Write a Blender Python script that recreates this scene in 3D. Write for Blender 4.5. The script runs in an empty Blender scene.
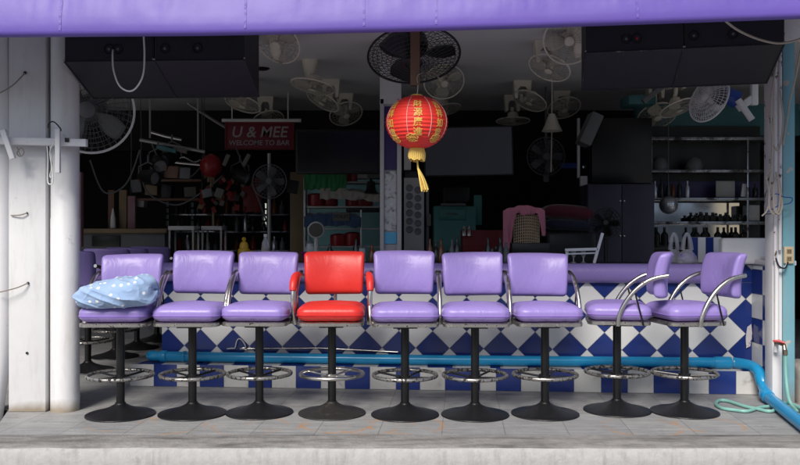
import bpy, bmesh, math, random
from mathutils import Vector, Matrix, Euler, noise
PI = math.pi
R = math.radians
rnd = random.Random(7)
C = bpy.context.scene.collection
scn = bpy.context.scene

# ---------------------------------------------------------------- camera, sky, sun, exposure
F = 822.0; CX = 400.0; CY = 232.5; EYE = 1.30
cam = bpy.data.cameras.new('camera'); co = bpy.data.objects.new('camera', cam); C.objects.link(co)
cam.sensor_fit = 'HORIZONTAL'; cam.sensor_width = 36.0; cam.lens = 36.0*F/800.0
cam.clip_start = 0.05; cam.clip_end = 3000
co.location = (0, 0, EYE); co.rotation_euler = (PI/2, 0, 0)
scn.camera = co

SUN_EL = 42.0; SUN_AZ = 20.0          # azimuth off straight behind the camera, towards the left
w = bpy.data.worlds.new('World'); scn.world = w; w.use_nodes = True
nt = w.node_tree; nt.nodes.clear()
wo = nt.nodes.new('ShaderNodeOutputWorld'); bg = nt.nodes.new('ShaderNodeBackground')
sky = nt.nodes.new('ShaderNodeTexSky'); sky.sky_type = 'NISHITA'; sky.sun_disc = False
sky.sun_elevation = R(SUN_EL); sky.sun_rotation = R(180+SUN_AZ)
sky.air_density = 1.0; sky.dust_density = 1.5; sky.ozone_density = 1.5
bg.inputs['Strength'].default_value = 0.08
nt.links.new(sky.outputs[0], bg.inputs[0]); nt.links.new(bg.outputs[0], wo.inputs[0])
sun = bpy.data.lights.new('sun', 'SUN'); so = bpy.data.objects.new('sun', sun); C.objects.link(so)
sun.energy = 2.7; sun.angle = R(22); sun.color = (1.0, 0.95, 0.88)
so.location = (-3, -12, 14)
sd = Vector((math.sin(R(SUN_AZ))*math.cos(R(SUN_EL)), math.cos(R(SUN_AZ))*math.cos(R(SUN_EL)), -math.sin(R(SUN_EL))))
so.rotation_euler = sd.to_track_quat('-Z', 'Y').to_euler()
scn.view_settings.view_transform = 'Standard'; scn.view_settings.look = 'None'
scn.view_settings.gamma = 1.0; scn.view_settings.use_curve_mapping = False
scn.view_settings.exposure = 0.70

# ---------------------------------------------------------------- helpers
def P(px, py, Y):                     # a pixel of the 800 px wide photograph at depth Y
    return Vector(((px-CX)/F*Y, Y, EYE-(py-CY)/F*Y))

def basis(z, up=(0, 0, 1)):
    z = Vector(z).normalized(); up = Vector(up)
    if abs(z.dot(up)) > .98: up = Vector((0, 1, 0))
    x = up.cross(z).normalized(); y = z.cross(x)
    return Matrix((x, y, z)).transposed().to_4x4()

class MB:
    def __init__(s): s.bm = bmesh.new(); s.mi = 0
    def face(s, vs, mi=None):
        try: f = s.bm.faces.new(vs)
        except ValueError: return None
        f.material_index = s.mi if mi is None else mi
        return f
    def poly(s, pts, mi=None): return s.face([s.bm.verts.new(p) for p in pts], mi)
    def box(s, c, d, rot=None, bev=0.0, seg=2):
        b = bmesh.new(); bmesh.ops.create_cube(b, size=1.0)
        bmesh.ops.scale(b, vec=d, verts=b.verts)
        if bev > 0: bmesh.ops.bevel(b, geom=b.edges[:], offset=bev, segments=seg, affect='EDGES', profile=.5)
        m = Matrix.Translation(c)
        if rot is not None: m = m @ (rot.to_matrix().to_4x4() if isinstance(rot, Euler) else rot)
        s.merge(b, m); return s
    def merge(s, b, m=None):
        mp = {}
        for v in b.verts: mp[v] = s.bm.verts.new(m @ v.co if m is not None else v.co)
        for f in b.faces: s.face([mp[v] for v in f.verts])
        b.free()
    def tube(s, pts, r, seg=10, closed=False, caps=True):
        pts = [Vector(p) for p in pts]; n = len(pts)
        rr = r if isinstance(r, (list, tuple)) else [r]*n
        rings = []; prev = None
        for i, p in enumerate(pts):
            if closed: t = pts[(i+1) % n]-pts[i-1]
            else: t = pts[min(i+1, n-1)]-pts[max(i-1, 0)]
            t.normalize()
            if prev is None:
                a = Vector((0, 0, 1)) if abs(t.z) < .9 else Vector((1, 0, 0))
                x = (a-t*a.dot(t)).normalized()
            else:
                x = prev-t*prev.dot(t)
                x = x.normalized() if x.length > 1e-6 else t.orthogonal().normalized()
            prev = x; y = t.cross(x)
            rings.append([s.bm.verts.new(p+(x*math.cos(2*PI*k/seg)+y*math.sin(2*PI*k/seg))*rr[i]) for k in range(seg)])
        for i in range(n if closed else n-1):
            a, b = rings[i], rings[(i+1) % n]
            for k in range(seg): s.face([a[k], a[(k+1) % seg], b[(k+1) % seg], b[k]])
        if caps and not closed:
            s.face(rings[0][::-1]); s.face(rings[-1])
        return s
    def ring(s, c, r, t, m=None, seg=40, ts=8):
        m = m or Matrix()
        c = Vector(c)
        return s.tube([c+(m @ Vector((r*math.cos(2*PI*k/seg), r*math.sin(2*PI*k/seg), 0))) for k in range(seg)], t, ts, closed=True)
    def lathe(s, prof, m=None, seg=32, fn=None):
        m = m or Matrix(); rings = []
        for (r, z) in prof:
            if r < 1e-5: rings.append([s.bm.verts.new(m @ Vector((0, 0, z)))])
            else: rings.append([s.bm.verts.new(m @ Vector((r*math.cos(2*PI*k/seg), r*math.sin(2*PI*k/seg), z))) for k in range(seg)])
        for a, b in zip(rings, rings[1:]):
            for k in range(seg):
                k2 = (k+1) % seg
                if len(a) == 1 and len(b) == 1: continue
                if len(a) == 1: s.face([a[0], b[k2], b[k]])
                elif len(b) == 1: s.face([a[k], a[k2], b[0]])
                else: s.face([a[k], a[k2], b[k2], b[k]])
        return s
    def grid(s, f, nu, nv, closed_u=False):
        vs = [[s.bm.verts.new(f(i/nu, j/nv)) for j in range(nv+1)] for i in range(nu if closed_u else nu+1)]
        L = len(vs)
        for i in range(nu):
            for j in range(nv):
                s.face([vs[i][j], vs[(i+1) % L][j], vs[(i+1) % L][j+1], vs[i][j+1]])
        return s
    def rbox(s, h, r, n=10, fn=None, m=None):
        """box of half sizes h rounded with radii r, warped by fn"""
        b = bmesh.new(); bmesh.ops.create_cube(b, size=2.0)
        bmesh.ops.subdivide_edges(b, edges=b.edges[:], cuts=2*n-1, use_grid_fill=True)
        for v in b.verts:
            p = []
            for k in range(3):
                t = v.co[k]; a = abs(t)
                i = h[k]-r[k]; f0 = .5
                x = (a/f0*i) if a < f0 else i+(a-f0)/(1-f0)*r[k]
                p.append(math.copysign(x, t))
            q = [max(-(h[k]-r[k]), min(h[k]-r[k], p[k])) for k in range(3)]
            d = [(p[k]-q[k])/r[k] for k in range(3)]
            L = math.sqrt(sum(e*e for e in d)) or 1
            o = Vector([q[k]+r[k]*d[k]/L for k in range(3)])
            v.co = fn(o) if fn else o
        s.merge(b, m); return s
    def prism(s, outline, d, m=None):
        """outline in xz extruded along y by d"""
        m = m or Matrix()
        a = [s.bm.verts.new(m @ Vector((x, 0, z))) for x, z in outline]
        b = [s.bm.verts.new(m @ Vector((x, d, z))) for x, z in outline]
        s.face(a); s.face(b[::-1]); n = len(a)
        for i in range(n): s.face([a[i], b[i], b[(i+1) % n], a[(i+1) % n]])
        return s
    def text(s, body, size, m, ext=.001, shear=0., fn=None, bold=0.):
        c = bpy.data.curves.new('text', 'FONT'); c.body = body; c.size = size; c.extrude = ext; c.shear = shear
        c.align_x = 'CENTER'; c.align_y = 'CENTER'; c.offset = bold; c.resolution_u = 4
        o = bpy.data.objects.new('text', c); C.objects.link(o); bpy.context.view_layer.update()
        me = bpy.data.meshes.new_from_object(o.evaluated_get(bpy.context.evaluated_depsgraph_get()))
        if fn:                           # short edges, so the letters follow a curved surface
            b = bmesh.new(); b.from_mesh(me); bmesh.ops.triangulate(b, faces=b.faces[:])
            for _ in range(3):
                lo = [e for e in b.edges if e.calc_length() > size*.16]
                if lo: bmesh.ops.subdivide_edges(b, edges=lo, cuts=1); bmesh.ops.triangulate(b, faces=b.faces[:])
            b.to_mesh(me); b.free()
        vs = [s.bm.verts.new(fn(m @ v.co) if fn else m @ v.co) for v in me.vertices]
        for p in me.polygons: s.face([vs[i] for i in p.vertices])
        bpy.data.objects.remove(o); bpy.data.curves.remove(c); bpy.data.meshes.remove(me)
        return s
    def shift(s, v):
        for q in s.bm.verts: q.co += Vector(v)
        return s

def tag(o, label=None, cat=None, group=None, kind=None):
    if label: o['label'] = label
    if cat: o['category'] = cat
    if group: o['group'] = group
    if kind: o['kind'] = kind
    return o

def mesh_obj(name, mb, mats, parent=None, inv=None, smooth=38, weld=False):
    bm = mb.bm
    if inv is not None: bmesh.ops.transform(bm, matrix=inv, verts=bm.verts)
    if weld: bmesh.ops.remove_doubles(bm, verts=bm.verts, dist=1e-5)
    bmesh.ops.recalc_face_normals(bm, faces=bm.faces)
    me = bpy.data.meshes.new(name); bm.to_mesh(me); bm.free()
    if not isinstance(mats, (list, tuple)): mats = [mats]
    for m in mats: me.materials.append(m)
    me.shade_smooth(); me.set_sharp_from_angle(angle=R(smooth))
    o = bpy.data.objects.new(name, me); C.objects.link(o)
    if parent is not None: o.parent = parent
    return o

class Thing:
    def __init__(s, name, label, cat, loc=(0, 0, 0), rotz=0, group=None):
        s.o = bpy.data.objects.new(name, None); C.objects.link(s.o); s.o.empty_display_size = .1
        s.o.location = loc; s.o.rotation_euler = (0, 0, rotz)
        s.inv = (Matrix.Translation(loc) @ Matrix.Rotation(rotz, 4, 'Z')).inverted()
        tag(s.o, label, cat, group)
    def part(s, name, mb, mats, parent=None, world=False, label=None, **k):
        o = mesh_obj(name, mb, mats, parent or s.o, s.inv if world else None, **k)
        if label: o['label'] = label
        return o
    def w(s, name, mb, mats, parent=None, **k): return s.part(name, mb, mats, parent, world=True, **k)

def single(name, mb, mats, label, cat, group=None, base=None, **k):
    """a thing that is one mesh; its origin goes to base"""
    if base is None:
        zs = min(v.co.z for v in mb.bm.verts); xs = [v.co.x for v in mb.bm.verts]; ys = [v.co.y for v in mb.bm.verts]
        base = Vector(((min(xs)+max(xs))/2, (min(ys)+max(ys))/2, zs))
    mb.shift(-Vector(base)); o = mesh_obj(name, mb, mats, **k); o.location = base
    return tag(o, label, cat, group)

def copy_tree(o, parent=None):
    c = o.copy(); C.objects.link(c); c.parent = parent
    for ch in list(o.children): copy_tree(ch, c)
    return c

def curve_pts(ctrl, n=8):             # Catmull-Rom through control points
    ctrl = [Vector(p) for p in ctrl]; q = [ctrl[0]]+ctrl+[ctrl[-1]]; out = []
    for i in range(1, len(q)-2):
        p0, p1, p2, p3 = q[i-1], q[i], q[i+1], q[i+2]
        for k in range(n):
            t = k/n
            out.append(.5*((2*p1)+(p2-p0)*t+(2*p0-5*p1+4*p2-p3)*t*t+(3*p1-p0-3*p2+p3)*t**3))
    out.append(ctrl[-1]); return out

ORD = ['first', 'second', 'third', 'fourth', 'fifth', 'sixth', 'seventh', 'eighth', 'ninth', 'tenth', 'eleventh', 'twelfth']
# ---------------------------------------------------------------- materials
def pm(name, col, rough=.5, metal=0., var=.12, vs=6., bump=.1, bs=60., dirt=None, damt=.5, ds=4., coat=0., dsoft=.12, trans=0., alpha=1., ior=1.45, sheen=0., zdirt=None, spec=.5, streak=None, dstretch=None):
    m = bpy.data.materials.new(name); m.use_nodes = True; t = m.node_tree; N = t.nodes; L = t.links
    b = N['Principled BSDF']
    tc0 = N.new('ShaderNodeTexCoord'); oi = N.new('ShaderNodeObjectInfo'); ofs = N.new('ShaderNodeVectorMath'); ofs.operation = 'MULTIPLY_ADD'
    cb = N.new('ShaderNodeCombineXYZ')
    for q in range(3): L.new(oi.outputs['Random'], cb.inputs[q])
    L.new(cb.outputs[0], ofs.inputs[0]); ofs.inputs[1].default_value = (31, 47, 23); L.new(tc0.outputs['Object'], ofs.inputs[2])
    class _T: outputs = {'Object': ofs.outputs[0]}
    tc = _T
    n1 = N.new('ShaderNodeTexNoise'); n1.inputs['Scale'].default_value = vs; n1.inputs['Detail'].default_value = 6
    L.new(tc.outputs['Object'], n1.inputs['Vector'])
    mx = N.new('ShaderNodeMix'); mx.data_type = 'RGBA'
    c = Vector(col)
    mx.inputs[6].default_value = (*(c*(1-var)), 1); mx.inputs[7].default_value = (*[min(1, e*(1+var)) for e in c], 1)
    L.new(n1.outputs['Fac'], mx.inputs[0]); last = mx.outputs[2]
    def over(fac, colr, prev):
        k = N.new('ShaderNodeMix'); k.data_type = 'RGBA'; L.new(fac, k.inputs[0]); L.new(prev, k.inputs[6])
        k.inputs[7].default_value = (*colr, 1); return k.outputs[2]
    if dirt:
        n2 = N.new('ShaderNodeTexNoise'); n2.inputs['Scale'].default_value = ds; n2.inputs['Detail'].default_value = 9; n2.inputs['Roughness'].default_value = .68
        if dstretch:
            dm = N.new('ShaderNodeMapping'); dm.inputs['Scale'].default_value = dstretch; L.new(tc.outputs['Object'], dm.inputs[0]); L.new(dm.outputs[0], n2.inputs['Vector'])
        else: L.new(tc.outputs['Object'], n2.inputs['Vector'])
        r = N.new('ShaderNodeMapRange'); r.inputs[1].default_value = 1-damt; r.inputs[2].default_value = 1-damt+dsoft
        L.new(n2.outputs['Fac'], r.inputs[0]); last = over(r.outputs[0], dirt, last); dfac = r.outputs[0]
        rr = N.new('ShaderNodeMapRange'); rr.inputs[3].default_value = rough; rr.inputs[4].default_value = min(1, rough+.4)
        L.new(dfac, rr.inputs[0]); L.new(rr.outputs[0], b.inputs['Roughness'])
        if metal > 0:
            mr = N.new('ShaderNodeMapRange'); mr.inputs[3].default_value = metal; mr.inputs[4].default_value = 0
            L.new(dfac, mr.inputs[0]); L.new(mr.outputs[0], b.inputs['Metallic'])
    else:
        r2 = N.new('ShaderNodeMapRange'); r2.inputs[3].default_value = max(0.02, rough-.08); r2.inputs[4].default_value = min(1, rough+.08)
        L.new(n1.outputs['Fac'], r2.inputs[0]); L.new(r2.outputs[0], b.inputs['Roughness'])
        b.inputs['Metallic'].default_value = metal
    if streak:                        # rain streaks and rubbed grime: (colour, amount, strength)
        sm_ = N.new('ShaderNodeMapping'); sm_.inputs['Scale'].default_value = (20, 20, 2.6); L.new(tc.outputs['Object'], sm_.inputs[0])
        n4 = N.new('ShaderNodeTexNoise'); n4.inputs['Scale'].default_value = 1; n4.inputs['Detail'].default_value = 8; n4.inputs['Roughness'].default_value = .7; L.new(sm_.outputs[0], n4.inputs['Vector'])
        r4 = N.new('ShaderNodeMapRange'); r4.inputs[1].default_value = 1-streak[1]; r4.inputs[2].default_value = 1-streak[1]+.3; r4.inputs[4].default_value = streak[2]
        L.new(n4.outputs['Fac'], r4.inputs[0]); last = over(r4.outputs[0], streak[0], last)
    if zdirt:                         # grime rising from the foot: (colour, z0, z1)
        sp = N.new('ShaderNodeSeparateXYZ'); L.new(tc0.outputs['Object'], sp.inputs[0])
        ad = N.new('ShaderNodeMath'); ad.operation = 'MULTIPLY_ADD'; L.new(n1.outputs['Fac'], ad.inputs[0]); ad.inputs[1].default_value = -(zdirt[2]-zdirt[1])*1.6
        L.new(sp.outputs['Z'], ad.inputs[2])
        zr = N.new('ShaderNodeMapRange'); zr.inputs[1].default_value = zdirt[1]; zr.inputs[2].default_value = zdirt[1]-(zdirt[2]-zdirt[1])
        L.new(ad.outputs[0], zr.inputs[0]); last = over(zr.outputs[0], zdirt[0], last)
    L.new(last, b.inputs['Base Color'])
    if bump:
        n3 = N.new('ShaderNodeTexNoise'); n3.inputs['Scale'].default_value = bs; n3.inputs['Detail'].default_value = 5
        L.new(tc.outputs['Object'], n3.inputs['Vector'])
        bp = N.new('ShaderNodeBump'); bp.inputs['Strength'].default_value = bump; bp.inputs['Distance'].default_value = .01
        L.new(n3.outputs['Fac'], bp.inputs['Height']); L.new(bp.outputs[0], b.inputs['Normal'])
    b.inputs['Coat Weight'].default_value = coat; b.inputs['Coat Roughness'].default_value = .15
    b.inputs['Transmission Weight'].default_value = trans; b.inputs['Alpha'].default_value = alpha; b.inputs['IOR'].default_value = ior
    b.inputs['Sheen Weight'].default_value = sheen; b.inputs['Specular IOR Level'].default_value = spec
    m.diffuse_color = (*col, 1)
    return m

M = {}
M['vinyl'] = pm('purple_vinyl', (.275, .205, .505), .36, var=.07, vs=3, bump=.10, bs=220, dirt=(.17, .13, .28), damt=.315, ds=11, dsoft=.1)
def crease(m, sc=12, st=.24):
    t = m.node_tree; N = t.nodes; L = t.links; b = N['Principled BSDF']
    prev = b.inputs['Normal'].links[0].from_node
    tc = N.new('ShaderNodeTexCoord'); mp = N.new('ShaderNodeMapping'); mp.inputs['Scale'].default_value = (1, 1, .45); L.new(tc.outputs['Object'], mp.inputs[0])
    n = N.new('ShaderNodeTexNoise'); n.inputs['Scale'].default_value = sc; n.inputs['Detail'].default_value = 3; n.inputs['Distortion'].default_value = 1.2; L.new(mp.outputs[0], n.inputs['Vector'])
    bp = N.new('ShaderNodeBump'); bp.inputs['Strength'].default_value = st; bp.inputs['Distance'].default_value = .02
    L.new(n.outputs['Fac'], bp.inputs['Height']); L.new(bp.outputs[0], prev.inputs['Normal'])
crease(M['vinyl'])
M['vinyl_dark'] = pm('purple_vinyl_piping', (.25, .15, .50), .4, bump=0)
M['redvinyl'] = pm('red_vinyl', (.62, .032, .026), .38, var=.08, vs=9, bump=.12, bs=200)
crease(M['redvinyl'], 13, .12)
M['redpipe'] = pm('red_vinyl_piping', (.42, .012, .014), .4, bump=0)
M['chrome'] = pm('worn_chrome', (.56, .54, .51), .30, 1., bump=.06, bs=60, dirt=(.10, .075, .05), damt=.42, ds=30)
M['chip'] = pm('chipped_chrome_band', (.60, .57, .53), .3, 1., bump=.05, bs=40, dirt=(.03, .026, .022), damt=.455, ds=40, dsoft=.06)
M['ringchip'] = pm('chipped_ring', (.42, .40, .38), .32, .9, bump=.08, bs=60, dirt=(.014, .013, .013), damt=.53, ds=38, dsoft=.08)
M['black'] = pm('black_enamel', (.007, .007, .008), .32, bump=.05, bs=90, dirt=(.055, .045, .035), damt=.36, ds=9)
M['base'] = pm('black_base', (.008, .008, .009), .40, bump=.14, bs=50, dirt=(.04, .034, .028), damt=.37, ds=22)
M['rustbase'] = pm('rusty_base', (.02, .018, .017), .5, bump=.16, bs=50, dirt=(.06, .046, .038), damt=.46, ds=17, dsoft=.2)
M['white'] = pm('white_paint', (.665, .66, .665), .5, var=.06, bump=.16, bs=18, dirt=(.28, .25, .21), damt=.362, ds=5, streak=((.42, .40, .37), .50, .45), zdirt=((.30, .25, .19), .02, .10))
M['whiteplain'] = pm('white_plain', (.70, .69, .70), .45, var=.06, bump=.05, bs=30, dirt=(.35, .32, .28), damt=.34, ds=9)
M['teal'] = pm('teal_paint', (.17, .37, .435), .45, var=.1, bump=.10, bs=30, streak=((.25, .27, .26), .5, .5), dirt=(.45, .41, .36), damt=.38, ds=7, dsoft=.03, zdirt=((.22, .24, .24), .05, .2))
M['peel'] = pm('peeling_white', (.62, .58, .60), .6, var=.1, bump=.3, bs=14, dirt=(.09, .07, .06), damt=.42, ds=12, dsoft=.04)
M['awning'] = pm('purple_awning', (.118, .076, .36), .48, var=.10, vs=2.5, bump=.12, bs=14, dirt=(.10, .075, .24), damt=.40, ds=2.5, dsoft=.3, dstretch=(1, 1, .35))
M['awnseam'] = pm('awning_seam', (.125, .08, .365), .5, bump=.3, bs=80)
M['tilew'] = pm('white_tile', (.78, .78, .77), .16, var=.05, vs=3, bump=.03, bs=15, dirt=(.48, .47, .44), damt=.38, ds=6, dsoft=.25)
M['tileb'] = pm('blue_tile', (.019, .040, .20), .16, var=.15, vs=3, bump=.03, bs=15)
M['tilewd'] = pm('soiled_white_tile', (.60, .59, .57), .22, var=.08, vs=4, bump=.05, bs=20, dirt=(.27, .25, .22), damt=.44, ds=9, dsoft=.2)
M['grout'] = pm('grout', (.35, .34, .34), .9, bump=.2)
M['bluepipe'] = pm('blue_pvc', (.014, .25, .50), .28, var=.12, bump=.03, bs=20, dirt=(.12, .22, .27), damt=.36, ds=7, dsoft=.2)
M['hose'] = pm('green_hose', (.20, .42, .37), .35, var=.1, bump=.03, bs=20)
M['concrete'] = pm('kerb_concrete', (.38, .375, .365), .88, streak=((.17, .165, .16), .50, .6), var=.2, vs=22, bump=.3, bs=60, dirt=(.22, .21, .20), damt=.42, ds=9, dsoft=.25)
M['roughcon'] = pm('rough_concrete', (.25, .24, .228), .88, var=.35, vs=14, bump=.7, bs=55, dirt=(.07, .066, .062), damt=.54, ds=5, dsoft=.25, dstretch=(.35, 2.2, 1))
M['asphalt'] = pm('street', (.24, .24, .235), .9, var=.2, vs=2, bump=.4, bs=30)
M['darkbox'] = pm('black_carpet_box', (.016, .016, .021), .55, var=.2, bump=.15, bs=160, dirt=(.05, .045, .042), damt=.30, ds=12)
M['scuff'] = pm('scuffed_edge', (.02, .02, .024), .6, bump=.2, dirt=(.16, .15, .14), damt=.40, ds=9, dsoft=.05)
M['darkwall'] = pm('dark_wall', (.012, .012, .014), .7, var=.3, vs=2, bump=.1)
M['ceil'] = pm('grey_ceiling', (.68, .67, .68), .75, var=.12, vs=1.2, bump=.06, bs=8)
M['ivory'] = pm('ivory_fan', (.66, .61, .52), .45, var=.1, bump=.03, dirt=(.14, .12, .09), damt=.40, ds=8)
M['wire'] = pm('fan_wire', (.40, .37, .32), .4, bump=0)
M['bladeg'] = pm('grey_blade', (.46, .43, .37), .4, bump=0)
M['blackp'] = pm('black_plastic', (.010, .010, .011), .4, bump=.03)
M['greyp'] = pm('grey_plastic', (.12, .125, .135), .45, bump=.03)
M['wood'] = pm('brown_wood', (.16, .085, .055), .55, var=.35, vs=9, bump=.2, bs=30)
M['tanwood'] = pm('tan_wood', (.22, .155, .085), .5, var=.25, vs=6, bump=.1)
M['pinkwood'] = pm('pink_panel', (.30, .17, .20), .6, var=.15)
M['maroon'] = pm('maroon_sign', (.16, .010, .028), .5, var=.1, bump=.03)
M['signtext'] = pm('sign_letters', (.36, .32, .34), .5, bump=0)
M['lantern'] = pm('lantern_red', (.82, .038, .026), .5, var=.08, bump=.12, bs=120)
M['gold'] = pm('gold_ink', (.78, .47, .10), .45, bump=0)
M['whiteline'] = pm('lantern_line', (.75, .45, .40), .5, bump=0)
M['tassel'] = pm('yellow_tassel', (.75, .52, .13), .7, bump=.4, bs=140)
M['greycol'] = pm('grey_column', (.46, .45, .46), .5, var=.08, bump=.05, dirt=(.12, .11, .11), damt=.33, ds=8)
M['purplepanel'] = pm('purple_panel', (.035, .020, .11), .45)
M['marble'] = pm('grey_marble', (.52, .53, .54), .4, var=.3, vs=22, dirt=(.14, .14, .15), damt=.5, ds=14)
M['lightblue'] = pm('light_blue', (.10, .45, .70), .5)
M['greenc'] = pm('green_cloth', (.03, .20, .07), .85, sheen=.3, bump=.2)
M['bluec'] = pm('blue_cloth', (.04, .08, .17), .85, sheen=.3, bump=.2)
M['whitec'] = pm('white_cloth', (.36, .34, .31), .85, sheen=.3, bump=.2)
M['pinkc'] = pm('pink_cloth', (.58, .20, .28), .85, sheen=.3, bump=.25, bs=90)
M['maroonc'] = pm('maroon_cushion', (.10, .006, .018), .75, sheen=.3, bump=.2)
M['navyc'] = pm('navy_cushion', (.02, .022, .05), .8, sheen=.2, bump=.2)
M['redpot'] = pm('red_enamel', (.24, .012, .018), .3)
M['redbox'] = pm('red_box', (.16, .008, .014), .5)
M['tealdark'] = pm('teal_panel', (.045, .15, .165), .55, var=.15)
M['teallight'] = pm('light_teal_wall', (.28, .56, .58), .6, var=.1)
M['tealmach'] = pm('teal_machine', (.06, .22, .21), .4, var=.2)
M['cabinet'] = pm('purple_black_cabinet', (.030, .024, .048), .45, var=.1)
M['screen'] = pm('tv_screen', (.012, .013, .018), .18, bump=0, spec=.8)
M['steel'] = pm('shelf_steel', (.50, .50, .50), .3, 1., bump=0)
M['darksteel'] = pm('dull_shelf_steel', (.26, .26, .27), .25, 1., bump=0, dirt=(.02, .02, .02), damt=.5, ds=6)
M['greysteel'] = pm('grey_tube', (.35, .34, .34), .4, .5, bump=0)
M['mirror'] = pm('mirror', (.82, .84, .86), .03, 1., var=.02, bump=0)
M['mirrort'] = pm('mirror_facet', (.62, .64, .68), .30, .75, var=.02, bump=0)
M['wicker'] = pm('wicker', (.58, .44, .30), .65, var=.3, vs=30, bump=.3)
M['yellow'] = pm('yellow_enamel', (.55, .33, .02), .35)
M['magenta'] = pm('magenta_plastic', (.25, .02, .17), .4)
M['plastic'] = pm('clear_plastic', (.85, .87, .9), .12, bump=0, alpha=.30)
M['bag'] = pm('thin_bag', (.62, .62, .66), .3, bump=.5, bs=25, alpha=.45)
M['whitecard'] = pm('white_card', (.70, .72, .75), .6, bump=.03)
M['beige'] = pm('beige_plastic', (.52, .42, .27), .45, bump=.03)
M['cable'] = pm('pale_cable', (.38, .33, .28), .55, bump=0)
M['whitecable'] = pm('white_cable', (.72, .72, .70), .5, bump=0)
M['bluecable'] = pm('blue_cable', (.03, .06, .25), .5, bump=0)
M['twine'] = pm('dirty_twine', (.25, .22, .19), .8, bump=0)
M['redtap'] = pm('red_handle', (.42, .02, .03), .4)
M['brass'] = pm('dull_brass', (.40, .33, .24), .35, 1.)
M['bluemotor'] = pm('blue_motor', (.02, .06, .30), .4)
M['bottle'] = pm('dark_bottle', (.02, .022, .02), .1, bump=0)
M['bottleb'] = pm('amber_bottle', (.16, .05, .02), .12, bump=0)
M['foliage'] = pm('paper_red', (.22, .02, .02), .7)
M['darkpaper'] = pm('dull_card', (.13, .125, .115), .7)
M['stone'] = pm('stone_block', (.24, .22, .20), .85, var=.3, bump=.5, bs=20)
M['greypanel'] = pm('socket_panel', (.34, .33, .32), .45)

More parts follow.
